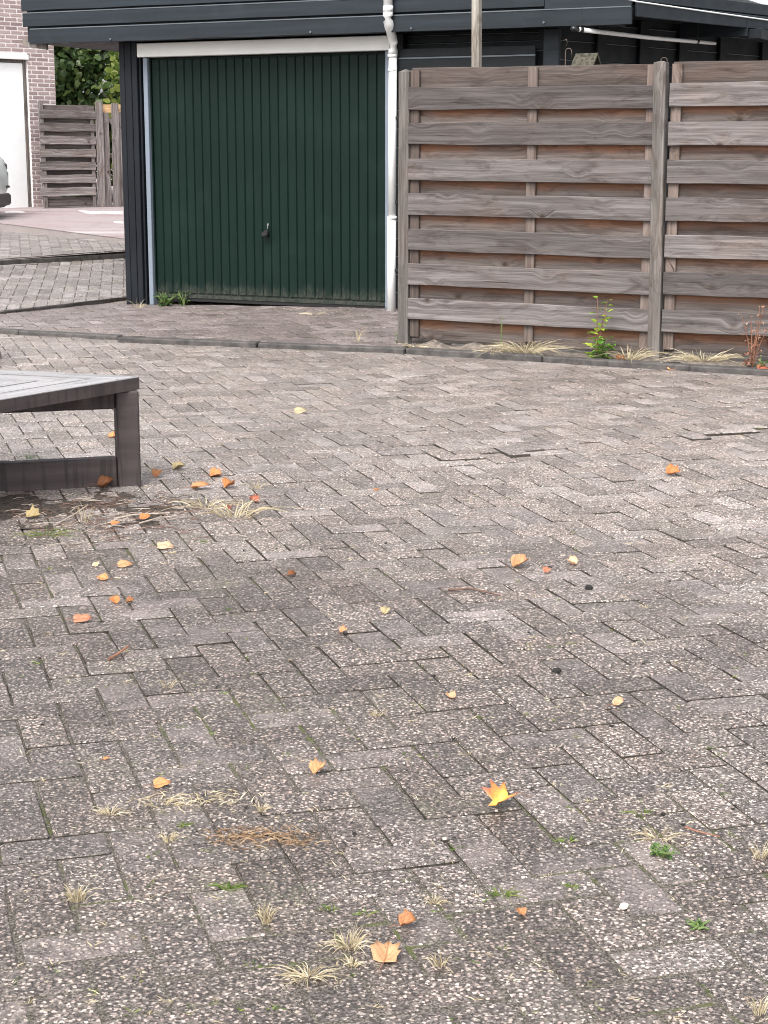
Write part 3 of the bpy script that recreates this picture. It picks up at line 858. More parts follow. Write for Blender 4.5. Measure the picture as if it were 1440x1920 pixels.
for (x, z) in ((-2.50, 2.298), (-.55, 2.30), (1.46, 2.312), (.35, 2.302)):
    b_ = MB(); b_.tube([(0,0,0),(0,-.010,0)], .009, 8); b_.build('bolt', M['fascia_edge'], garage, (x, FY-.0235, z))
# left end block with weathered chip and roof deck
gbox('roof_deck', M['roof'], -3.40, 2.06, -.13, 5.4, 2.60, 2.74, .01)
gbox('soffit', M['siding'], -3.38, 2.00, -.125, .10, 2.285, 2.30, .002)
gbox('soffit', M['siding'], -3.38, -2.61, .105, 5.3, 2.285, 2.30, .002)
ch_ = MB(); ch_.add([(0,0,0),(.22,0,-.03),(.22,0,.02),(.15,0,.075),(.03,0,.09),(-.07,0,.05), (0,.03,0),(.22,.03,-.03),(.22,.03,.02),(.15,.03,.075),(.03,.03,.09),(-.07,.03,.05)],
        [(0,1,2,3,4,5),(11,10,9,8,7,6)] + [(i, i+6, (i+1) % 6+6, (i+1) % 6) for i in range(6)])
ch_.build('bracket_plate', M['post'], garage, (-3.46, -.15, 2.262))
# boarded wall right of the door
zb = 0.10
for k in range(14):
    z0 = .06 + k*.148
    if z0 > 2.0: break
    o = gbox('siding_board', M['siding'], .062, 1.36, .072, .10, z0, z0+.138, .003)
    gbox('pale_edge', M['fascia_edge'], .064, 1.358, .070, .098, z0+.1385, z0+.1455, .002)
for (z0, z1, y) in ((2.135, 2.198, .112), (2.208, 2.262, .118)):
    gbox('siding_board', M['siding'], .15, 1.37, y, y+.02, z0, z1, .003)
    gbox('pale_edge', M['fascia_edge'], .151, 1.369, y-.002, y+.016, z1+.0005, z1+.0065, .002)
gbox('cladding_board', M['siding'], .062, .148, .05, .138, 2.14, 2.283, .003)
# proud boards at eaves height
for (z0, z1) in ((2.092, 2.160), (1.93, 2.078), (1.77, 1.922)):
    gbox('siding_board', M['siding'], .112, 1.325, -.045, -.02, z0, z1, .003)
gbox('pale_edge', M['fascia_edge'], .114, 1.323, -.047, -.022, 2.0785, 2.0915, .002)
gbox('corner_post', M['fascia'], 1.374, 1.505, -.01, .12, -.05, 2.282, .005)
# downpipe with its swan neck
pipe = MB()
pipe.tube([(.163,-.262,3.1),(.163,-.262,2.432)], .0365, 16)
p1 = pipe.build('downpipe', M['pvc'], garage, (0,0,0), (0,0,0), True)
pp = MB(); pp.tube([(.163,-.262,2.438),(.163,-.262,2.40),(.161,-.255,2.36),(.155,-.225,2.325),(.147,-.18,2.285),(.135,-.125,2.245),(.127,-.095,2.205),(.123,-.085,2.15),(.122,-.085,2.12)], [.0395,.0395,.039,.038,.037,.037,.037,.038,.038], 16)
pp.build('pipe_elbow', M['pvc'], p1, (0,0,0), (0,0,0), True)
pp = MB(); pp.tube([(.121,-.085,2.125),(.112,-.085,.80)], .0335, 16); pp.build('pipe_section', M['pvc'], p1, (0,0,0), (0,0,0), True)
pp = MB(); pp.tube([(.112,-.085,.83),(.108,-.085,.02)], .036, 16); pp.build('pipe_section', M['pvc'], p1, (0,0,0), (0,0,0), True)
for (z, r_) in ((2.105, .0395), (1.995, .0365), (.825, .0385)):
    pp = MB(); pp.tube([(.117,-.085,z+.012),(.117,-.085,z-.012)], r_, 16); pp.build('pipe_collar', M['pvc'], p1, (0,0,0), (0,0,0), True)
pp = MB(); pp.tube([(.163,-.262,2.475),(.163,-.262,2.43)], .0405, 16); pp.build('pipe_collar', M['pvc'], p1, (0,0,0), (0,0,0), True)
for z in (1.62, .95, .40):
    pp = MB(); pp.box(.13,.17,-.095,-.05,z-.012,z+.012,.003); pp.build('pipe_clip', M['black'], p1)

# boarded side wall of the garage, going back on the right
SA = R(48)
SC = gw(1.50, 0)
side = empty('side_wall', (1.50, 0, 0)); side.parent = garage; side.rotation_euler = (0,0,SA-TH)
def sbox(name, mat, x0, x1, y0, y1, z0, z1, b=.003):
    cx, cy, cz = (x0+x1)/2, (y0+y1)/2, (z0+z1)/2
    mb = MB(); mb.box(x0-cx, x1-cx, y0-cy, y1-cy, z0-cz, z1-cz, b)
    return mb.build(name, mat, side, (cx, cy, cz))
side_core = MB(); side_core.box(0,4.6,.03,.10,-.1,2.46); 
bpy.data.objects.remove(side)
side = side_core.build('side_wall', M['siding'], garage, (1.50, 0, 0), (0,0,SA-TH))
for k in range(5):
    z0 = 1.62 + k*.1445
    sbox('siding_board', M['siding'], .0, 4.6, .005, .029, z0, z0+.136, .003)
    sbox('pale_edge', M['fascia_edge'], .0, 4.6, .002, .027, z0+.1365, z0+.1435, .002)
for xx in (.48, 1.08, 1.67, 2.32, 3.04, 3.8):
    sbox('cladding_board', M['siding'], xx, xx+.125, -.028, .0, 1.2, 2.40, .004)
sbox('fascia_board', M['fascia'], .02, 4.8, -.70, -.675, 2.335, 2.440, .004)
sbox('fascia_board', M['fascia'], .02, 4.8, -.69, -.665, 2.448, 2.535, .004)
sbox('roof_deck', M['roof'], .05, 4.7, -.66, .12, 2.475, 2.53, .003)
sbox('soffit', M['siding'], .05, 4.7, -.66, .0, 2.40, 2.42, .002)
# rear beam end jutting from the side roof
gbox('fascia_board', M['fascia'], 2.05, 2.62, 1.35, 1.375, 2.268, 2.388, .004)
gbox('fascia_board', M['siding'], 2.60, 2.72, 1.40, 1.9, 2.25, 2.33, .004)

def sw(x, y, z):
    c, s_ = math.cos(SA), math.sin(SA)
    return Vector((SC.x + x*c - y*s_, SC.y + x*s_ + y*c, z))
# white pole hung below the eaves
t0, t1 = sw(-.244, -.35, 2.246), sw(1.70, -.35, 2.231)
wp = empty('hanging_pole', t0)
tag(wp, 'long thin white pole hung below the black eaves behind the fence', 'pole')
mb = MB(); mb.tube([Vector((0,0,0)), (t1-t0)*.5 + Vector((0,0,-.008)), (t1-t0)], [.017,.016,.014], 12); mb.build('tube', M['pvc'], wp, (0,0,0), (0,0,0), True)
for f0, f1, rr in ((-.035, .0, .020), (.012, .030, .021), (.85, .865, .018), (.97, 1.0, .013)):
    mb = MB(); mb.tube([(t1-t0)*f0*1.0, (t1-t0)*f1*1.0], rr, 12); mb.build('clamp', M['black'], wp, (0,0,0), (0,0,0), True)
for f0 in (.02, .86):
    p_ = (t1-t0)*f0; mb = MB(); mb.tube([p_, p_+Vector((0,0,.16))], .003, 6); mb.build('hanger', M['black'], wp)
# cables on the side fascia
def wire(name, pts, r_, mat, label):
    c0 = Vector(pts[0]); mb = MB(); mb.tube([Vector(p)-c0 for p in pts], r_, 6)
    return tag(mb.build(name, mat, None, c0, (0,0,0), True), label, 'cable')
wire('cable', [sw(-.5, -.715, 2.475), sw(-.02, -.712, 2.44), sw(.9,-.712,2.425), sw(2.0,-.712,2.41), sw(4.0,-.712,2.40)], .006, M['pvc'], 'thin white cable running along the side roof edge at top right')
wire('cable', [sw(2.02,-.716,2.52), sw(2.02,-.72,2.45), sw(2.03,-.718,2.40), sw(2.03,-.716,2.27)], .006, M['pvc'], 'short white cable hanging straight down at the right picture edge')
# pale pole between fence and garage
pm = upright(.060, .060, -.1, 3.0, .004, 14)
pp_ = gw(1.205, -.9)
tag(pm.build('wooden_pole', M['pole'], None, (pp_.x, pp_.y, 0), (0, R(-.3), TH)), 'pale grey upright wooden pole rising behind the fence', 'pole')
# small bird house
bh = tag(empty('bird_house', (1.415, 12.32, 1.62), R(58)), 'small mossy gabled bird house peeking over the fence top', 'bird house')
mb = MB(); mb.box(-.05,.05,-.06,.06,.05,.30,.004); mb.build('body', M['moss'], bh)
for s_ in (-1, 1):
    mb = MB(); mb.add([(0,-.085,.405),(s_*.085,-.085,.305),(s_*.085,.085,.305),(0,.085,.405),(0,-.085,.388),(s_*.075,-.085,.298),(s_*.075,.085,.298),(0,.085,.388)], [(0,1,2,3),(7,6,5,4),(0,4,5,1),(2,6,7,3),(1,5,6,2),(3,7,4,0)]); mb.build('roof_panel', M['moss'], bh)
mb = MB(); mb.tube([(0,0,-1.6),(0,0,.05)], .02, 8); mb.build('stake', M['post'], bh)
# wire hooks
for (px, d_, lab) in ((1049, 12.4, 'rusty wire hook behind the fence left of the bird house'), (1222, 11.6, 'small wire loop behind the fence beside the tall post')):
    x = (px-720)/FPX*d_; hk = MB()
    top = 2.06 if px < 1100 else 1.955
    pts = [(0,0,-1.0),(0,0,.0)] + [(.022-.022*math.cos(t), 0, .022*math.sin(t)) for t in [i*math.pi/8 for i in range(1, 9)]] + [(.044,0,-.05)]
    hk.tube(pts, .0035, 6)
    if px < 1100: hk.tube([(.0,0,.03),(.012,0,.06),(.004,0,.085),(-.012,0,.075)], .0035, 6)
    tag(hk.build('wire_hook', M['rust'], None, (x, d_, top-.02), (0,0,R(-15)), True), lab, 'hook', 'wire hooks')

# ------------------------------------------------------------------ bench
bc = Vector((-1.001, 6.955, 0)); d1 = Vector((-.520,-.854,0)); d2 = Vector((-.912,.410,0))
d1 = Vector((-1.427+1.001, 6.293-6.955, 0)).normalized(); d2 = Vector((-1.623+1.001, 7.183-6.955, 0)).normalized()
bis = (d1+d2).normalized()
bench = tag(empty('square_bench', bc), 'dark brown slatted corner bench with plank top and lower rail', 'bench')
half = math.acos(max(-1, min(1, d1.dot(d2))))/2
SW, NP, GAP, LEN = .118, 4, .012, 1.75
far1 = d1*LEN; far2 = d2*LEN
def mitre_side(d, other, name):
    nin = (bis - d*bis.dot(d)).normalized()      # inward
    for k in range(NP):
        a, b_ = k*(SW+GAP), k*(SW+GAP)+SW
        # mitre cut at the shown corner: along bis; mirrored cut at the far end
        s0, s1 = a/math.tan(half)+.003, b_/math.tan(half)+.003
        P = [d*s0+nin*a, d*s1+nin*b_, d*(LEN-s1)+nin*b_, d*(LEN-s0)+nin*a]
        th = .052 if k == 0 else .035
        n = 4; c = sum(P, Vector())/4; ang = math.atan2(d.y, d.x); rot = Matrix.Rotation(-ang, 3, 'Z')
        V = [rot @ (p-c) + Vector((0,0,-th)) for p in P] + [rot @ (p-c) + Vector((0,0,-.003)) for p in P] + [rot @ ((p-c)*1.0 - (p-c).normalized()*.004) for p in P]
        if area([(v.x, v.y) for v in V[:4]]) < 0:
            idx = [3,2,1,0]; V = [V[i] for i in idx] + [V[4+i] for i in idx] + [V[8+i] for i in idx]
        F = [(3,2,1,0)] + [f for i in range(4) for f in ((i, (i+1) % 4, 4+(i+1) % 4, 4+i), (4+i, 4+(i+1) % 4, 8+(i+1) % 4, 8+i))] + [(8,9,10,11)]
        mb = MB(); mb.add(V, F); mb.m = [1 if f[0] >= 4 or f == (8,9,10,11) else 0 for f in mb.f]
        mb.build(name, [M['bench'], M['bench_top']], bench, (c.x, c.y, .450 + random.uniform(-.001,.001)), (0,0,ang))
mitre_side(d1, d2, 'seat_plank'); mitre_side(d2, d1, 'seat_plank')
def leg_frame(corner, inward):
    ang = math.atan2(inward.y, inward.x)
    def lb(name, x0, x1, y0, y1, z0, z1):
        cx, cy, cz = (x0+x1)/2, (y0+y1)/2, (z0+z1)/2
        mb = MB(); mb.box(x0-cx, x1-cx, y0-cy, y1-cy, z0-cz, z1-cz, .005)
        p = corner + Matrix.Rotation(ang, 3, 'Z') @ Vector((cx, cy, 0))
        mb.build(name, M['bench'], bench, (p.x, p.y, cz), (0,0,ang))
    lb('leg', .012, .105, -.045, .045, -.01, .397)
    lb('lower_rail', .107, .62, -.03, .03, -.01, .122)
    lb('upper_rail', .107, .62, -.03, .03, .325, .397)
    lb('inner_leg', .622, .70, -.04, .04, -.01, .397)
leg_frame(Vector((0,0,0)), (bis*.90 + Vector((-.06,.02,0))).normalized())
far = d1*LEN; leg_frame(far, (d2 - d1).normalized()); far = d2*LEN; leg_frame(far, (d1 - d2).normalized())
# stub of a leaning stake at the left edge
sk = upright(.10, .10, -.1, .42, .004, 6)
tag(sk.build('wooden_stake', M['oldboard_v'], None, (-2.605, 11.35, 0), (0, R(-8), R(10))), 'grey leaning wooden stake at the left picture edge beside the kerb', 'stake')

# ------------------------------------------------------------------ far house with white garage door
HA = R(45); HO = Vector((-5.058, 27.0, 0))
house = tag(empty('brick_house', HO, HA), 'pink brick house with a white garage door at far left', 'house')
HZ = .50
wall = MB()
wall.box(-.46, .016, .012, 7.0, HZ-.2, 4.4); wall.box(-4.2, -3.1, .012, 7.0, HZ-.2, 4.4); wall.box(-3.0999, -.4601, .012, 7.0, 2.79, 4.4)
wall_o = wall.build('wall', M['mortar'], house)
bl, bh_, jm = .196, .043, .021
bv = []
for k in range(4):
    mb = MB(); mb.box(-bl/2, bl/2, -.008, 0, -bh_/2, bh_/2, .002); me_ = bpy.data.meshes.new('brick'); me_.from_pydata(mb.v, [], mb.f); me_.materials.append(M['brickwall']); bv.append(me_)
cand = []
row = 0; z = HZ + .04
while z < 4.3:
    off = (0, .105, .05, .15)[row % 4]
    x = .016 - off*.0 - (bl/2 if row % 2 == 0 else bl/4)
    first = True
    while x > -4.1:
        w_ = bl if not (first and row % 2) else bl/2
        xa, xb = x - w_/2, x + w_/2
        if z > 2.80 or xb < -3.12: segs = [(xa, xb)]
        elif xa > -.468: segs = [(xa, xb)]
        elif xb > -.468 + .03: segs = [(-.468, xb)]
        else: segs = []
        for (p, q) in segs: cand.append(((p+q)/2, z, q-p))
        x -= w_/2 + jm + bl/2; first = False
    z += .0625; row += 1
def hvis(c):
    w = HO + Vector((math.cos(HA), math.sin(HA), 0))*c[0]
    u, v, dd = proj((w.x, w.y, c[1]))
    return -20 < u < 110 and v > -15
vis = [c for c in cand if hvis(c)][:300]; vset = set(vis)
for (x, z_, w_) in vis:
    o = link('brick', random.choice(bv), wall_o, (x, .012-.0 + random.uniform(-.001,.001), z_)); o.scale = (w_/bl, 1, 1)
rest = MB()
for (x, z_, w_) in cand:
    if (x, z_, w_) not in vset: rest.box(x-w_/2, x+w_/2, -.004, .0118, z_-bh_/2, z_+bh_/2)
tag(rest.build('outer_bricks', M['brickwall'], wall_o), kind='stuff')
def hbox(name, mat, x0, x1, y0, y1, z0, z1, b=.004, parent=None):
    cx, cy, cz = (x0+x1)/2, (y0+y1)/2, (z0+z1)/2
    mb = MB(); mb.box(x0-cx, x1-cx, y0-cy, y1-cy, z0-cz, z1-cz, b)
    return mb.build(name, mat, parent or house, (cx, cy, cz))
hbox('lintel', M['white'], -3.16, -.452, -.008, .10, 2.715, 2.787)
gd = hbox('garage_door', M['hdoor'], -3.05, -.515, .075, .11, HZ+.01, 2.665)
hbox('frame', M['post'], -.512, -.470, .06, .12, HZ, 2.712); hbox('frame', M['post'], -3.098, -3.055, .06, .12, HZ, 2.712); hbox('frame', M['post'], -3.054, -.513, .06, .12, 2.668, 2.713)
hbox('roof', M['roof'], -4.4, .2, -.2, 7.2, 4.42, 4.6)

# old fence beside the house
F2A = R(25); F2O = Vector((-5.2216, 26.3, 0))
of = tag(empty('old_fence', F2O, F2A), 'old grey slatted fence between the brick house and the black garage', 'fence')
for k in range(7):
    z = 1.905 - k*.191
    plank(.86, .125, .02, .010, 10).build('board', M['oldboard'], of, (.475 - .006*k, -.03, z), (0, R(.9)-R(.25)*k*.6, 0))
for k in range(8):
    z = 1.985 - k*.191
    plank(.80, .115, .02, .008, 10).build('board', M['oldboard_dark'], of, (.50, .03, z if k < 7 else .60), (0, R(.8)-R(.2)*k, 0))
plank(.80, .16, .02, .005, 8).build('board', M['oldboard'], of, (.49, .034, .60))
upright(.065, .05, .45, 2.09, .006, 8).build('post', M['oldboard_v'], of, (.10, 0, 0), (0, R(-.9), 0))
upright(.05, .05, .45, 1.95, .004, 8).build('post', M['oldboard_v'], of, (.85, 0, 0))
for (x, w_, zt, y) in ((.955,.12,2.09,-.02),(1.075,.11,1.94,.01),(1.20,.115,2.08,-.02),(1.31,.10,1.93,.01),(1.42,.11,2.07,-.02),(1.54,.11,2.0,.01)):
    upright(w_, .022, .42, zt, .010, 10).build('plank', M['oldboard_v'], of, (x, y, 0), (0, R(random.uniform(-.5,.5)), 0))
plank(.60, .12, .022, .003, 6).build('rail', M['freshwood'], of, (1.30, .045, 2.00))
plank(.60, .07, .03, .003, 6).build('rail', M['oldboard'], of, (1.30, .05, 1.30)); plank(.60, .07, .03, .003, 6).build('rail', M['oldboard'], of, (1.30, .05, .62))
plank(.38, .05, .02, .003, 6).build('brace', M['oldboard'], of, (1.18, .03, 1.78), (0, R(50), 0))

# ------------------------------------------------------------------ foliage behind the old fence
def leaf_cloud(n, cx, cy, cz, rx, ry, rz, size, clumps, seed):
    rnd = random.Random(seed); mb = MB()
    cl = []
    for _ in range(clumps):
        v = Vector((rnd.gauss(0,1), rnd.gauss(0,1), rnd.gauss(0,1))).normalized() * rnd.uniform(.45, 1.0)
        cl.append(Vector((cx+v.x*rx, cy+v.y*ry, cz+v.z*rz)))
    for i in range(n):
        c = rnd.choice(cl); q = c + Vector((rnd.gauss(0,.17), rnd.gauss(0,.17), rnd.gauss(0,.15)))
        s = size*rnd.uniform(.6, 1.35)
        nrm = Vector((rnd.gauss(0,.6), rnd.gauss(-.7,.6), rnd.gauss(.5,.6))).normalized()
        ax = nrm.cross(Vector((rnd.uniform(-1,1), rnd.uniform(-1,1), rnd.uniform(-1,1)))).normalized(); ay = nrm.cross(ax)
        V = [q + ax*s*.5, q + ax*s*.15 + ay*s*.36 + nrm*s*.06, q - ax*s*.3 + ay*s*.26, q - ax*s*.5, q - ax*s*.3 - ay*s*.26, q + ax*s*.15 - ay*s*.36 + nrm*s*.06]
        mb.add(V, [(0,1,5),(1,2,4,5),(2,3,4)])
    return mb
def tree(name, x, y, z0, h, cloud, mat, label):
    t = tag(empty(name, (x, y, z0)), label, 'tree')
    mb = MB(); mb.tube([(0,0,-.1),(.05,.02,h*.4),(-.03,.05,h*.8)], [.09,.06,.02], 8)
    for k in range(6):
        a_ = k*1.1; mb.tube([(.03,.02,h*(.3+.07*k)), (.5*math.cos(a_), .5*math.sin(a_), h*(.45+.08*k))], [.03,.01], 6)
    mb.build('trunk', M['bark'], t, (0,0,0), (0,0,0), True)
    cloud.build('crown', mat, t)
tree('ivy_tree', -5.1, 30.0, .5, 3.2, leaf_cloud(7500, .0, 0, 2.0, 1.05, .7, 1.9, .13, 70, 3), M['ivy'], 'dark ivy covered tree behind the old grey fence')
tree('leafy_shrub', -4.15, 29.0, .5, 2.6, leaf_cloud(1500, .0, 0, 1.55, .32, .35, 1.1, .14, 26, 5), M['shrub'], 'lighter yellow green shrub next to the black garage post')
tree('ivy_tree', -3.7, 32.0, .5, 3.6, leaf_cloud(5000, .0, 0, 2.1, 1.2, .6, 2.0, .15, 55, 9), M['ivy'], 'dark green tree seen in the gap behind the lighter shrub')

# ------------------------------------------------------------------ parked car (its rear end shows at the left edge)
car = tag(empty('parked_car', (-5.29, 23.9, .455), 0), 'pale silver car with its bumper end showing at the left edge', 'car')
st_ = [(-4.1,.55,.35,.62),(-4.0,.72,.27,.80),(-3.6,.80,.22,.92),(-3.0,.83,.20,1.00),(-2.55,.83,.20,1.32),(-2.0,.83,.20,1.47),(-1.3,.83,.20,1.49),(-.75,.82,.20,1.42),(-.38,.80,.22,1.10),(-.20,.78,.24,.92),(-.06,.72,.27,.80),(0,.60,.33,.62)]
V = []; F = []; NS = 14
for (x, w_, zl, zh) in st_:
    belt = min(.86, zl + (zh-zl)*.7)
    prof = [(-.62*w_,zl),(-.95*w_,zl+.08),(-w_,zl+.28),(-.97*w_,belt),(-.80*w_ if zh > 1.05 else -.88*w_,zh-.10*(zh-belt)),(-.62*w_,zh-.02),(-.3*w_,zh)]
    ring = prof + [(-a_, b_) for a_, b_ in prof[::-1]]
    V += [(x, a_, b_) for a_, b_ in ring]
for i in range(len(st_)-1):
    for k in range(NS): F.append((i*NS+k, (i+1)*NS+k, (i+1)*NS+(k+1) % NS, i*NS+(k+1) % NS))
F.append(tuple(range(NS))); F.append(tuple(range((len(st_)-1)*NS, len(st_)*NS))[::-1])
mb = MB(); mb.add(V, [f[::-1] for f in F]); body = mb.build('body', M['car'], car, (0,0,0), (0,0,0), True)
mb = MB(); mb.box(-.10,.025,-.62,.62,.16,.33,.03); mb.build('bumper', M['black'], car)
mb = MB(); mb.box(-.45,-.06,-.70,.70,.13,.24,.03); mb.build('sill', M['black'], car)
for s_ in (-1, 1):
    mb = MB(); mb.box(-.24,-.03,s_*.62-.10,s_*.62+.10,.62,.76,.04); mb.build('lamp', M['glass'], car)
    mb = MB(); mb.box(-.035,.012,s_*.52-.10,s_*.52+.10,.40,.435,.01); mb.build('reflector', M['black'], car)
    mb = MB(); mb.box(-2.45,-.95,s_*.765-.02,s_*.765+.02,.93,1.30,.02); mb.build('window', M['glass'], car)
    for x in (-.78, -3.35):
        mb = MB(); mb.tube([(x, s_*.80, .30),(x, s_*.62, .30)], .30, 24); wh = mb.build('wheel', M['rubber'], car)
        mb = MB(); mb.tube([(x, s_*.81, .30),(x, s_*.79, .30)], .19, 20); mb.build('rim', M['steel'], wh)
mb = MB(); mb.add([(-.40,-.58,1.09),(-.40,.58,1.09),(-.735,.54,1.405),(-.735,-.54,1.405),(-.36,-.58,1.09),(-.36,.58,1.09),(-.70,.54,1.405),(-.70,-.54,1.405)], [(4,5,6,7),(3,2,1,0),(0,1,5,4),(2,3,7,6),(1,2,6,5),(3,0,4,7)]); mb.build('rear_window', M['glass'], car)

# ------------------------------------------------------------------ ground positions for small things
def on_sq(px, py, dz=0.0):
    d = ray(px, py); t = -CAM_H/d.z; p = Vector((0,0,CAM_H)) + d*t
    for _ in range(3):
        z = z_square(p.x, p.y); t = (z-CAM_H)/d.z; p = Vector((0,0,CAM_H)) + d*t
    p.z = z_square(p.x, p.y) + heave(p.x, p.y) + dz
    return p, FPX/(Vector((0,0,CAM_H))-p).length          # point, pixels per metre

SOFT = [(0,.50),(.30,.40),(.62,.46),(.95,.35),(1.32,.42),(1.75,.32),(2.25,.36),(2.75,.30),(3.14,.24)]
LOBES = [(0,.50),(.30,.30),(.62,.47),(.95,.26),(1.32,.42),(1.75,.24),(2.25,.33),(2.75,.20),(3.14,.13)]
def leaf_mesh(rnd, curl, fold, lobed=True):
    """a dry leaf about 1 unit long, lying in xy, curled and folded"""
    out = []
    prof = (LOBES if lobed == 'deep' else SOFT) if lobed else [(0,.52),(.4,.42),(.8,.34),(1.3,.29),(1.8,.28),(2.4,.30),(2.8,.26),(3.14,.2)]
    pr = [(a_, r_*rnd.uniform(.86,1.12)) for a_, r_ in prof]; pl = [(a_, r_*rnd.uniform(.86,1.12)) for a_, r_ in prof]
    for a_, r_ in pr: out.append((a_, r_))
    for a_, r_ in pl[-2:0:-1]: out.append((2*math.pi-a_, r_))
    n = len(out); V = []; F = []
    rings = (1.0, .68, .35)
    bx, by = rnd.uniform(-1,1), rnd.uniform(-1,1)
    def shape(x, y):
        z = fold*abs(y) + curl*(x*x*(.7+.5*bx)) + curl*.8*by*x*y + curl*1.3*y*y*(1 if bx > 0 else .3)
        z += .05*math.sin(9*x+3*by)*math.sin(8*y+bx*3)
        k = 1-.28*min(1, abs(curl)+abs(fold)*.5)
        return (x*k, y*k, z)
    for rg in rings:
        for a_, r_ in out:
            rr = r_*rg if rg == 1.0 else (r_*.6+.12)*rg
            V.append(shape(rr*math.cos(a_), rr*math.sin(a_)))
    V.append(shape(0, 0))
    for q in range(2):
        for i in range(n):
            k = (i+1) % n; F.append((q*n+i, q*n+k, (q+1)*n+k, (q+1)*n+i))
    for i in range(n): F.append((2*n+i, 2*n+(i+1) % n, 3*n))
    zmin = min(v[2] for v in V)
    V = [(x, y, z-zmin) for x, y, z in V]
    return V, F, V[n//2]
def add_leaf(i, px, py, wpx, mat, label, curl=.5, fold=.3, lobed=True, rz=None, tip=0.0, ground=None):
    rnd = random.Random(100+i)
    p, ppm = on_sq(px, py) if ground is None else ground(px, py)
    s = wpx/ppm*(1.45 if mat != 'l_maple' else 1.6)
    V, F, base = leaf_mesh(rnd, curl, fold, lobed)
    rz = rnd.uniform(0, 6.28) if rz is None else rz
    tip = rnd.uniform(.15, .5) if mat != 'l_maple' else .30
    rm = Matrix.Rotation(tip, 3, 'X') @ Matrix.Rotation(rz, 3, 'Z')
    V0 = [tuple(v) for v in V]
    V = [rm @ Vector(v) for v in V]; zm = min(v.z for v in V); V = [(v - Vector((0,0,zm)))*s for v in V]
    base = V[len(LOBES)-1 if lobed else 7]
    co = V0
    mb = MB(); mb.add(V, F)
    root = mb.build('fallen_leaf', M[mat], None, (p.x, p.y, p.z+.002), (0, 0, 0), True)
    at = root.data.attributes.new('leafco', 'FLOAT_VECTOR', 'POINT'); at.data.foreach_set('vector', [c for v in V0 for c in v])
    sm = root.modifiers.new('thickness', 'SOLIDIFY'); sm.thickness = .0006
    b_ = Vector(base); sdir = Vector((b_.x, b_.y, 0)).normalized()
    st = MB(); st.tube([b_, b_ + sdir*.2*s + Vector((0,0,.05*s)), b_ + sdir*.4*s + Vector((rnd.uniform(-.1,.1)*s, 0, min(.02*s, -b_.z*.5)))], [.0011,.0008,.0006], 5)
    st.build('leaf_stalk', M['stem'], root)
    tag(root, label, 'leaf', 'fallen leaves')
    return root
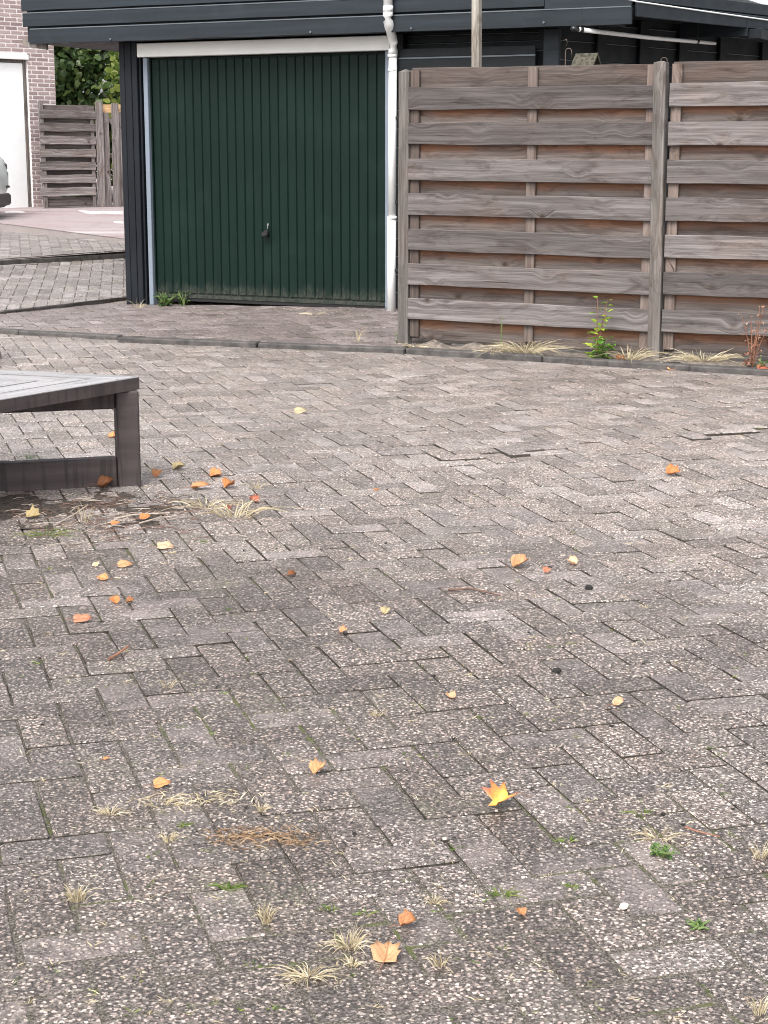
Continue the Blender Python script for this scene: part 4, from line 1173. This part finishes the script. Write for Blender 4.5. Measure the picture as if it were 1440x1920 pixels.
LEAVES = [
 (944,1508,66,'l_maple','bright yellow and red maple leaf folded open on the pavers',.45,.7,'deep',3.75),
 (723,1799,60,'l_tan','broad tan leaf lowest of all, right of the dry tufts',.30,.35,True,1.4),
 (761,1736,42,'l_tan','crumpled ochre leaf just above the lowest broad tan leaf',.8,.5,True,.3),
 (978,1716,26,'l_tan','small curled brown leaf standing right of the crumpled ochre leaf',.9,.6,True,2.0),
 (594,1450,38,'l_orange','upright orange leaf on a paver above the dry red grass strip',.7,.6,True,1.1),
 (298,1475,34,'l_orange','orange leaf lying at the left end of the pale grass strip',.4,.4,False,.2),
 (846,1310,25,'l_pink','small pale orange leaf lying left of the round pinkish leaf',.7,.5,True,2.2),
 (1156,1322,29,'l_pink','round cupped pinkish leaf lying alone at the right foreground',1.0,.3,False,.5),
 (970,1063,44,'l_tan','largest folded tan leaf of the three lying together',.4,.8,False,.5),
 (1025,1074,20,'l_red','tiny red brown leaf between the two tan leaves lying together',.7,.5,True,1.0),
 (1074,1060,26,'l_pink','pale orange leaf rightmost of the three lying together',.8,.5,True,2.6),
 (1258,890,32,'l_orange','orange leaf lying alone on the far pavers in front of the tall fence post',.5,.4,True,.1),
 (722,1150,22,'l_yellow','small pale yellow leaf lying alone at the picture centre',.6,.4,True,1.2),
 (643,1186,20,'l_tan','small tan leaf left of and below the small pale yellow leaf',.8,.5,True,.9),
 (150,1166,36,'l_red','flat reddish leaf near the left edge above the red twig',.25,.2,False,.15),
 (216,1131,24,'l_orange','orange brown leaf, left of a close pair above the flat reddish leaf',.7,.5,True,1.9),
 (243,1130,18,'l_brown','brown leaf, right of a close pair above the flat reddish leaf',.9,.4,True,.4),
 (195,1087,26,'l_orange','bright orange leaf below the pale leaf trio left of centre',.3,.4,False,2.9),
 (230,1062,30,'l_tan','oval orange leaf beside the tiny pinkish leaf below the bench',.3,.3,False,.1),
 (179,1062,17,'l_pink','tiny pinkish leaf left of the oval orange leaf',.5,.4,False,1.2),
 (305,1028,38,'l_pink','pale arched leaf lying over a mossy joint below the bench',-.6,.2,False,.1),
 (270,974,25,'l_orange','orange leaf lying on the twigs in front of the bench leg',.5,.4,False,.5),
 (214,984,18,'l_orange','tiny orange leaf left of the twigs in front of the bench',.4,.4,False,.3),
 (60,971,36,'l_yellow','curled yellow leaf in the dirt below the bench rail',.6,.6,True,.2),
 (195,915,42,'l_brown','large curled brown leaf leaning on the bench rail',1.0,.2,True,.2),
 (332,880,28,'l_yellow','folded cream and brown leaf right of the bench leg',.4,.9,False,.5),
 (294,894,26,'l_tan','tan leaf in grass right beside the bench leg',.7,.4,True,1.0),
 (402,892,27,'l_orange','orange brown leaf right of the folded cream leaf',.4,.6,True,.2),
 (370,917,38,'l_tan','wide pale leaf in the dry grass right of the bench',.4,.4,False,.1),
 (428,915,30,'l_orange','orange leaf standing in the dry grass right of the wide pale leaf',.6,.8,True,.8),
 (478,943,24,'l_red','rusty leaf at the right end of the dry grass by the bench',.9,.4,True,2.3),
 (431,957,18,'l_red','dark red upright leaf in the middle of the dry grass by the bench',.6,1.2,False,1.5),
 (210,820,18,'l_orange','small orange leaf seen through the opening under the bench',.5,.4,True,.4),
 (705,920,13,'l_tan','tiny tan leaf alone on the pavers at centre',.4,.4,False,.4),
 (560,775,26,'l_yellow','pale yellow flat leaf on the bright pavers right of the bench top',.1,.1,False,.1),
 (395,648,16,'l_pink','small pale leaf against the kerb below the garage door',.7,.5,False,.5),
 (1098,683,26,'l_orange','pale orange leaf at the kerb below the green sprout',.5,.6,False,.2),
 (1258,694,18,'l_orange','small orange leaf at the kerb right of the tall fence post',.3,.3,False,.3),
 (545,1080,20,'l_brown','thin red brown leaf on dark pavers right of the bench',.2,.9,False,.3),
 (198,1425,14,'l_tan','tiny tan leaf above the orange leaf at left',.6,.4,False,.3),
]
for i, t in enumerate(LEAVES):
    add_leaf(i, t[0], t[1], t[2], t[3], t[4], t[5], t[6], t[7], t[8])

# twigs
def twig(pts, r_, mat, label):
    P = [on_sq(*p)[0] + Vector((0,0,.004+k)) for p, k in pts]
    c = P[0]; mb = MB(); mb.tube([p-c for p in P], [r_*(1-.5*i/len(P)) for i in range(len(P))], 6)
    return tag(mb.build('twig', M[mat], None, c), label, 'twig', 'fallen twigs')
twig([((204,1240),.002),((222,1232),.006),((241,1219),.008)], .0042, 'stem', 'short red brown twig on the pavers at left')
twig([((840,1110),.002),((880,1108),.004),((912,1114),.003),((938,1120),.002)], .004, 'twig', 'long thin dark twig at the picture centre left of the folded tan leaf')
twig([((1285,1556),.002),((1305,1566),.005),((1350,1575),.003)], .0022, 'stem', 'thin red twig at the right edge of the foreground')
twig([((215,977),.004),((250,971),.008),((285,968),.006),((318,966),.005)], .0045, 'drytwig', 'pale longest twig lying in front of the bench leg')
twig([((262,985),.004),((300,975),.006),((332,972),.006)], .0035, 'drytwig', 'pale twig under the orange leaf in front of the bench leg')
twig([((100,990),.004),((140,972),.012),((165,958),.02)], .003, 'drytwig', 'pale bent twig left of the dry tuft before the bench')
twig([((760,645),.004),((820,660),.006),((880,664),.004)], .004, 'drytwig', 'pale dry stalk lying along the kerb at the left fence post')
# pale flat stone
def pebble(px, py, wpx, mat, name, label, cat, squash=.35, group=None):
    p, ppm = on_sq(px, py); s = wpx/ppm; mb = MB(); rnd = random.Random(px)
    V = []; F = []; n = 9
    for j, (zz, rr) in enumerate(((0,.42),(.35,.52),(.75,.40),(1,.16))):
        for i in range(n):
            a_ = 2*math.pi*i/n; k = rr*rnd.uniform(.85,1.12); V.append((s*k*math.cos(a_), s*k*.7*math.sin(a_), s*squash*zz))
    for j in range(3):
        for i in range(n): F.append((j*n+i, j*n+(i+1) % n, (j+1)*n+(i+1) % n, (j+1)*n+i))
    F.append(tuple(range(3*n, 4*n))); F.append(tuple(range(n))[::-1]); mb.add(V, F)
    return tag(mb.build(name, M[mat], None, (p.x, p.y, p.z), (0,0,rnd.uniform(0,3))), label, cat, group)
pebble(1170, 1702, 24, 'stone', 'loose_stone', 'pale flat loose stone lying in the right foreground', 'stone')
pebble(1104, 1104, 24, 'crumb', 'soil_clod', 'larger black clod below the pale orange leaf at right', 'clod', .3, 'black clods')
pebble(1044, 1259, 26, 'crumb', 'soil_clod', 'black clod in a joint above the round pinkish leaf', 'clod', .25, 'black clods')
pebble(1243, 1529, 10, 'crumb', 'soil_clod', 'round black clod between the weeds at the right foreground', 'clod', .6, 'black clods')

# ------------------------------------------------------------------ grass and weeds
def tuft(px, py, hpx, wpx, n, mat, label, flat=.5, name='dry_tuft', cat='grass tuft', group='tufts between the pavers', lean=(0,0), ground=None, blade_w=.0021, seed=None):
    random.seed(px*7+py if seed is None else seed)
    p, ppm = on_sq(px, py) if ground is None else ground(px, py)
    h = hpx/ppm; w = wpx/ppm; mb = MB()
    for i in range(n):
        a_ = random.uniform(0, 2*math.pi); rr = random.uniform(0, .12)*w
        b_ = Vector((rr*math.cos(a_)*1.6, rr*math.sin(a_), -.004))
        k = random.random()**.6
        t = Vector((math.cos(a_)*w*.5*k*1.1 + lean[0], math.sin(a_)*w*.4*k + lean[1], h*random.uniform(.5,1.05)*(1-flat*k)))
        mb.blade(b_, b_+t, blade_w*random.uniform(.6,1.2), h*.22*k, 4)
    return tag(mb.build(name, M[mat], None, (p.x, p.y, p.z)), label, cat, group)
tuft(146,1688,48,64,60,'straw','pale dry tuft alone at the left foreground',.45)
tuft(500,1728,58,56,55,'straw','upright pale dry tuft below the red grass strip',.4)
tuft(656,1776,54,110,75,'straw','largest spiky dry tuft left of the crumpled ochre leaf',.55)
tuft(578,1830,34,120,75,'straw','low sprawling dry tuft, lowest of the foreground tufts',.75)
tuft(660,1810,30,50,26,'straw','small dry tuft just left of the lowest broad tan leaf',.5)
tuft(815,1692,32,60,36,'straw','small dry tuft right of and above the crumpled ochre leaf',.6)
tuft(826,1812,52,60,24,'straw','thin dry tuft right of the lowest broad tan leaf',.5)
tuft(315,1290,42,60,16,'straw','sparse dry tuft with long stalks at left centre',.3)
tuft(205,1526,30,66,40,'straw','dry tuft at the left end of the pale grass strip',.6)
tuft(490,1520,34,40,26,'straw','dry tuft right of the pale grass strip',.5)
tuft(316,1576,36,50,32,'straw','dry tuft left of the red grass strip',.5)
tuft(708,1340,22,46,26,'straw','little dry tuft below the small tan leaf at the picture centre',.6)
tuft(1425,1610,58,60,30,'straw','dry tuft at the right edge beside the thin red twig',.4)
tuft(1425,1900,70,60,18,'straw','dry stalks at the bottom right corner',.3)
tuft(1235,1570,34,110,46,'straw','loose dry grass left of the thin red twig',.8)
tuft(160,978,54,50,22,'straw','dry tuft standing in front of the bench rail',.25)
tuft(440,968,52,150,46,'straw','long dry grass sprawling right of the bench leg',.45, blade_w=.004)
tuft(385,950,40,170,26,'straw','flattened dry grass right in front of the bench leg',.8, blade_w=.004)
tuft(480,915,26,56,24,'straw','small dry tuft behind the rusty leaf by the bench',.5)
tuft(290,885,24,40,20,'straw','dry tuft at the foot of the bench leg',.5)
tuft(660,636,26,30,12,'straw','dry tuft growing on the kerb below the garage door',.2)
tuft(1065,1578,22,46,30,'grass','small green tuft below the bright maple leaf',.5,'green_tuft')
tuft(620,1704,20,50,30,'grass','small green tuft above the largest spiky dry tuft',.6,'green_tuft')
tuft(684,1712,18,46,22,'grass','thin green tuft right of the small green tuft near the bottom',.6,'green_tuft')
tuft(1072,1662,18,30,18,'grass','tiny green tuft in a joint below the bright maple leaf',.5,'green_tuft')
tuft(945,1676,24,80,36,'grass','flattened green tuft above the small curled brown leaf',.7,'green_tuft')
tuft(430,1664,24,60,26,'grass','green tuft with dead blades below the red grass strip',.6,'green_tuft')
tuft(345,1548,18,40,24,'grass','short green tuft left above the red grass strip',.6,'green_tuft')
tuft(1200,1524,16,60,26,'grass','low moss green tuft right of the bright maple leaf',.7,'green_tuft')
tuft(85,1004,30,110,44,'grass','green grass sprawling at the left edge below the bench',.7,'green_tuft')
tuft(900,1345,12,24,14,'grass','tiny green tuft right of the small pale orange leaf',.6,'green_tuft')
tuft(55,860,18,40,16,'weed','green weed seen under the bench rail opening',.4,'green_tuft')
tuft(330,640,18,26,26,'weed','green weed growing at the kerb below the garage door handle side',.4,'green_tuft')
tuft(555,654,12,28,22,'weed','smaller green weed at the kerb in the middle of the forecourt',.4,'green_tuft')
def grass_strip(x0, y0, x1, y1, n, h, mat, label, name):
    p, ppm = on_sq((x0+x1)/2, (y0+y1)/2); mb = MB(); random.seed(x0)
    for i in range(n):
        t = random.random(); q, _ = on_sq(x0+(x1-x0)*t + random.gauss(0,16), y0+(y1-y0)*t + random.gauss(0,9))
        a_ = random.uniform(0, 6.28)
        b_ = q-p; b_.z = q.z - p.z - .003
        mb.blade(b_, b_ + Vector((math.cos(a_)*.028, math.sin(a_)*.022, random.uniform(.3,1)*h)), .0028, .003, 3)
    return tag(mb.build(name, M[mat], None, p), label, 'grass', 'grass strips in the joints')
grass_strip(250,1512,440,1494,130,.016,'straw','pale dry grass strip filling a joint at left foreground','dry_grass_strip')
grass_strip(405,1568,590,1574,230,.016,'straw_red','rusty dead grass strip filling a joint at left foreground','dry_grass_strip')

# fine joint weeds, moss crumbs and dark specks: nobody could count these
random.seed(5)
mb = MB()
for i in range(420):
    px, py = random.uniform(0,1440), 700 + 1220*random.random()**.7
    p, ppm = on_sq(px, py)
    s = random.uniform(.004,.011)
    for k in range(random.randint(3,6)):
        a_ = random.uniform(0,6.28); b_ = p + Vector((random.gauss(0,.004), random.gauss(0,.004), -.003))
        mb.blade(b_, b_ + Vector((math.cos(a_)*s*2, math.sin(a_)*s*2, s*random.uniform(.3,1.2))), .0022, .001, 2, mi=0 if i % 3 else 1)
tag(mb.build('joint_weeds', [M['straw'], M['grass']]), 'sparse tiny weeds and straw bits in the paver joints', 'weeds', kind='stuff')
mb = MB()
for i in range(260):
    if i % 2: px, py = random.gauss(220,170), random.gauss(960,60)
    else: px, py = random.uniform(0,1440), 720 + 900*random.random()
    if px < 0 or px > 1440 or py < 860 and px < 300: continue
    p, ppm = on_sq(px, py); s = random.uniform(.003,.009)
    V = [p + Vector((random.uniform(-s,s), random.uniform(-s,s), random.uniform(0,s*.8))) for _ in range(5)]
    mb.add(V, [(0,1,2),(0,2,3),(0,3,4),(1,2,4),(2,3,4),(0,1,4)])
tag(mb.build('dark_litter', M['crumb']), 'fine dark crumbs and bits of bark strewn over the pavers', 'litter', kind='stuff')
mb = MB()
for i in range(230):
    px, py = random.gauss(180,120), random.gauss(965,26)
    if px < 0 or py < 925: continue
    p, ppm = on_sq(px, py); a_ = random.gauss(.1,.5); L = random.uniform(.02,.09)
    mb.tube([p + Vector((0,0,.004)), p + Vector((L*.5*math.cos(a_), L*.5*math.sin(a_), random.uniform(.004,.015))), p + Vector((L*math.cos(a_+.2), L*math.sin(a_+.2), .004))], .0014, 4, mi=i % 3 == 0)
tag(mb.build('fine_twigs', [M['twig'], M['drytwig']]), 'mat of fine brown twigs in the dirt before the bench', 'twigs', kind='stuff')

# dirt that has washed up against the bench rail
mb = MB(); st = .018; idx = {}
def z_dirt(x, y):
    c = Vector((-1.35, 6.46)); u = math.hypot((x-c.x)/.62, (y-c.y)/.34)
    return z_square(x, y) + .010*(1-u) + .008*noise.noise(Vector((x*5, y*5, 1))) + .006*noise.noise(Vector((x*17, y*17, 4))) + .003*noise.noise(Vector((x*45, y*45, 4))) - .004
nx_, ny_ = 75, 42
for i in range(nx_+1):
    for j in range(ny_+1):
        x, y = -2.05+i*st, 6.08+j*st; mb.v.append((x, y, z_dirt(x, y)))
for i in range(nx_):
    for j in range(ny_):
        q = (i*(ny_+1)+j, (i+1)*(ny_+1)+j, (i+1)*(ny_+1)+j+1, i*(ny_+1)+j+1)
        if all(mb.v[k][2] > z_square(mb.v[k][0], mb.v[k][1])-.012 for k in q): mb.f.append(q); mb.m.append(0)
tag(mb.build('dirt_drift', M['dirt'], None, (0,0,0), (0,0,0), True), 'dark crumbly dirt washed up along the bench rail', 'dirt', kind='stuff')

# soil-side plants by the fence
def on_soil(px, py):
    d = ray(px, py); t = (.035-CAM_H)/d.z; p = Vector((0,0,CAM_H)) + d*t
    p.z = z_soil(p.x, p.y); return p, FPX/(Vector((0,0,CAM_H))-p).length
def on_apron(px, py):
    d = ray(px, py); t = (.03-CAM_H)/d.z; p = Vector((0,0,CAM_H)) + d*t
    for _ in range(3): t = (z_apron(p.x, p.y)-CAM_H)/d.z; p = Vector((0,0,CAM_H)) + d*t
    p.z = z_apron(p.x, p.y); return p, FPX/(Vector((0,0,CAM_H))-p).length
for (px, py, h, w, n, lab) in ((985,661,34,150,170,'widest straw tuft spilling over the kerb under the fence'), (925,660,18,80,50,'thin straw left of the widest tuft under the fence'),
        (1180,672,34,110,90,'straw tuft between the green sprout and the tall fence post'), (1320,678,30,150,120,'straw tuft under the right fence panel'), (780,652,16,70,30,'short straw at the foot of the left fence post')):
    tuft(px, py, h, w, n, 'straw', lab, .35, 'straw_tuft', 'grass tuft', 'straw tufts along the fence', lean=(0,-.06), ground=on_soil, blade_w=.0045)
tuft(262,577,22,36,12,'straw','dry yellow tuft at the foot of the black garage post',.3,'straw_tuft','grass tuft','straw tufts along the fence',ground=on_apron, blade_w=.006)
tuft(672,638,34,26,8,'straw','two long dry stalks on the forecourt edge',.1,'straw_tuft','grass tuft','straw tufts along the fence',ground=on_apron, blade_w=.005)
tuft(590,590,12,50,20,'straw','yellow dead weed lying on the forecourt before the door',.6,'straw_tuft','grass tuft','straw tufts along the fence',ground=on_apron, blade_w=.005)
def leafy(name, px, py, hpx, wpx, n_st, n_lf, lsz, mat, smat, label, ground, droop=.2, seed=1, cat='plant'):
    rnd = random.Random(seed); p, ppm = ground(px, py); h = hpx/ppm; w = wpx/ppm
    root = tag(empty(name, (p.x, p.y, p.z)), label, cat)
    sm_ = MB(); lf = MB()
    for s_ in range(n_st):
        a_ = rnd.uniform(0, 6.28); sp = rnd.uniform(.1,.5)*w if n_st > 1 else .06*w
        hh = h*rnd.uniform(.55,1.0) if s_ else h
        pts = [Vector((0,0,-.01)), Vector((math.cos(a_)*sp*.4, math.sin(a_)*sp*.4, hh*.5)), Vector((math.cos(a_)*sp, math.sin(a_)*sp, hh))]
        sm_.tube(pts, [.004,.003,.0015], 5)
        for k in range(n_lf):
            t = (k+.8)/n_lf; c = pts[0].lerp(pts[1], t*2) if t < .5 else pts[1].lerp(pts[2], t*2-1)
            b_ = rnd.uniform(0, 6.28); s = lsz*rnd.uniform(.6,1.2)*(1.15-.5*t)
            dr = Vector((math.cos(b_), math.sin(b_)*.8, rnd.uniform(-.1,.5))).normalized(); sd_ = dr.cross(Vector((0,0,1))).normalized(); up = sd_.cross(dr)
            q = c + dr*s*.35
            V = [q, q+dr*s*.35+sd_*s*.42+up*s*.12, q+dr*s*.8+sd_*s*.30+up*s*.10, q+dr*s*1.15-up*s*droop, q+dr*s*.8-sd_*s*.30+up*s*.10, q+dr*s*.35-sd_*s*.42+up*s*.12, q+dr*s*.55]
            lf.add(V, [(0,1,6),(1,2,6),(2,3,6),(3,4,6),(4,5,6),(5,0,6)]); lf.add([c, c+sd_*.001, q], [(0,1,2)])
    sm_.build('stem', M[smat], root); lf.build('foliage', M[mat], root)
    return root
leafy('green_sprout', 1118, 669, 108, 46, 3, 12, .060, 'sprout', 'stem', 'tall yellow green sprout growing before the fence', on_soil, .15, 4)
leafy('green_sprout', 1124, 671, 46, 76, 8, 6, .055, 'sprout2', 'gstem', 'dense darker green leaves at the foot of the tall sprout', on_soil, .2, 6)
leafy('green_weed', 940, 657, 66, 14, 2, 9, .014, 'weed', 'gstem', 'slender grey green weed with a fluffy top before the fence', on_soil, .2, 8)
leafy('green_weed', 310, 573, 26, 66, 12, 7, .040, 'weed', 'gstem', 'bright green weed clump at the left foot of the garage door', on_apron, .3, 2)
leafy('green_weed', 345, 572, 26, 30, 5, 6, .040, 'weed', 'gstem', 'taller green weed right beside the clump at the garage door', on_apron, .3, 12)
leafy('green_weed', 748, 642, 20, 16, 6, 6, .016, 'weed', 'gstem', 'tiny green weed left of the first fence post', on_soil, .3, 22)
leafy('dead_weed', 1410, 687, 112, 70, 8, 8, .032, 'deadleaf', 'stem', 'dead reddish weed at the right edge before the fence', on_soil, .5, 14)
leafy('green_weed', 1422, 691, 26, 40, 5, 5, .024, 'weed', 'gstem', 'low green weed at the foot of the dead reddish weed', on_soil, .3, 15)
leafy('green_weed', 1238, 1604, 18, 72, 9, 5, .014, 'weed', 'gstem', 'flat green leafy weed in a joint at the right foreground', on_sq, .2, 16)
leafy('green_weed', 1310, 1738, 8, 50, 7, 4, .010, 'weed', 'gstem', 'pale green low weed in the bottom right foreground', on_sq, .2, 17)
for i, (px, py, w_, m_, lab) in enumerate(((1428,692,24,'l_red','red dead leaf at the right edge under the dead weed'),(1162,673,20,'l_brown','brown leaf on the soil right of the green sprout'))):
    add_leaf(200+i, px, py, w_, m_, lab, .5, .4, True, .3, 0, on_soil)
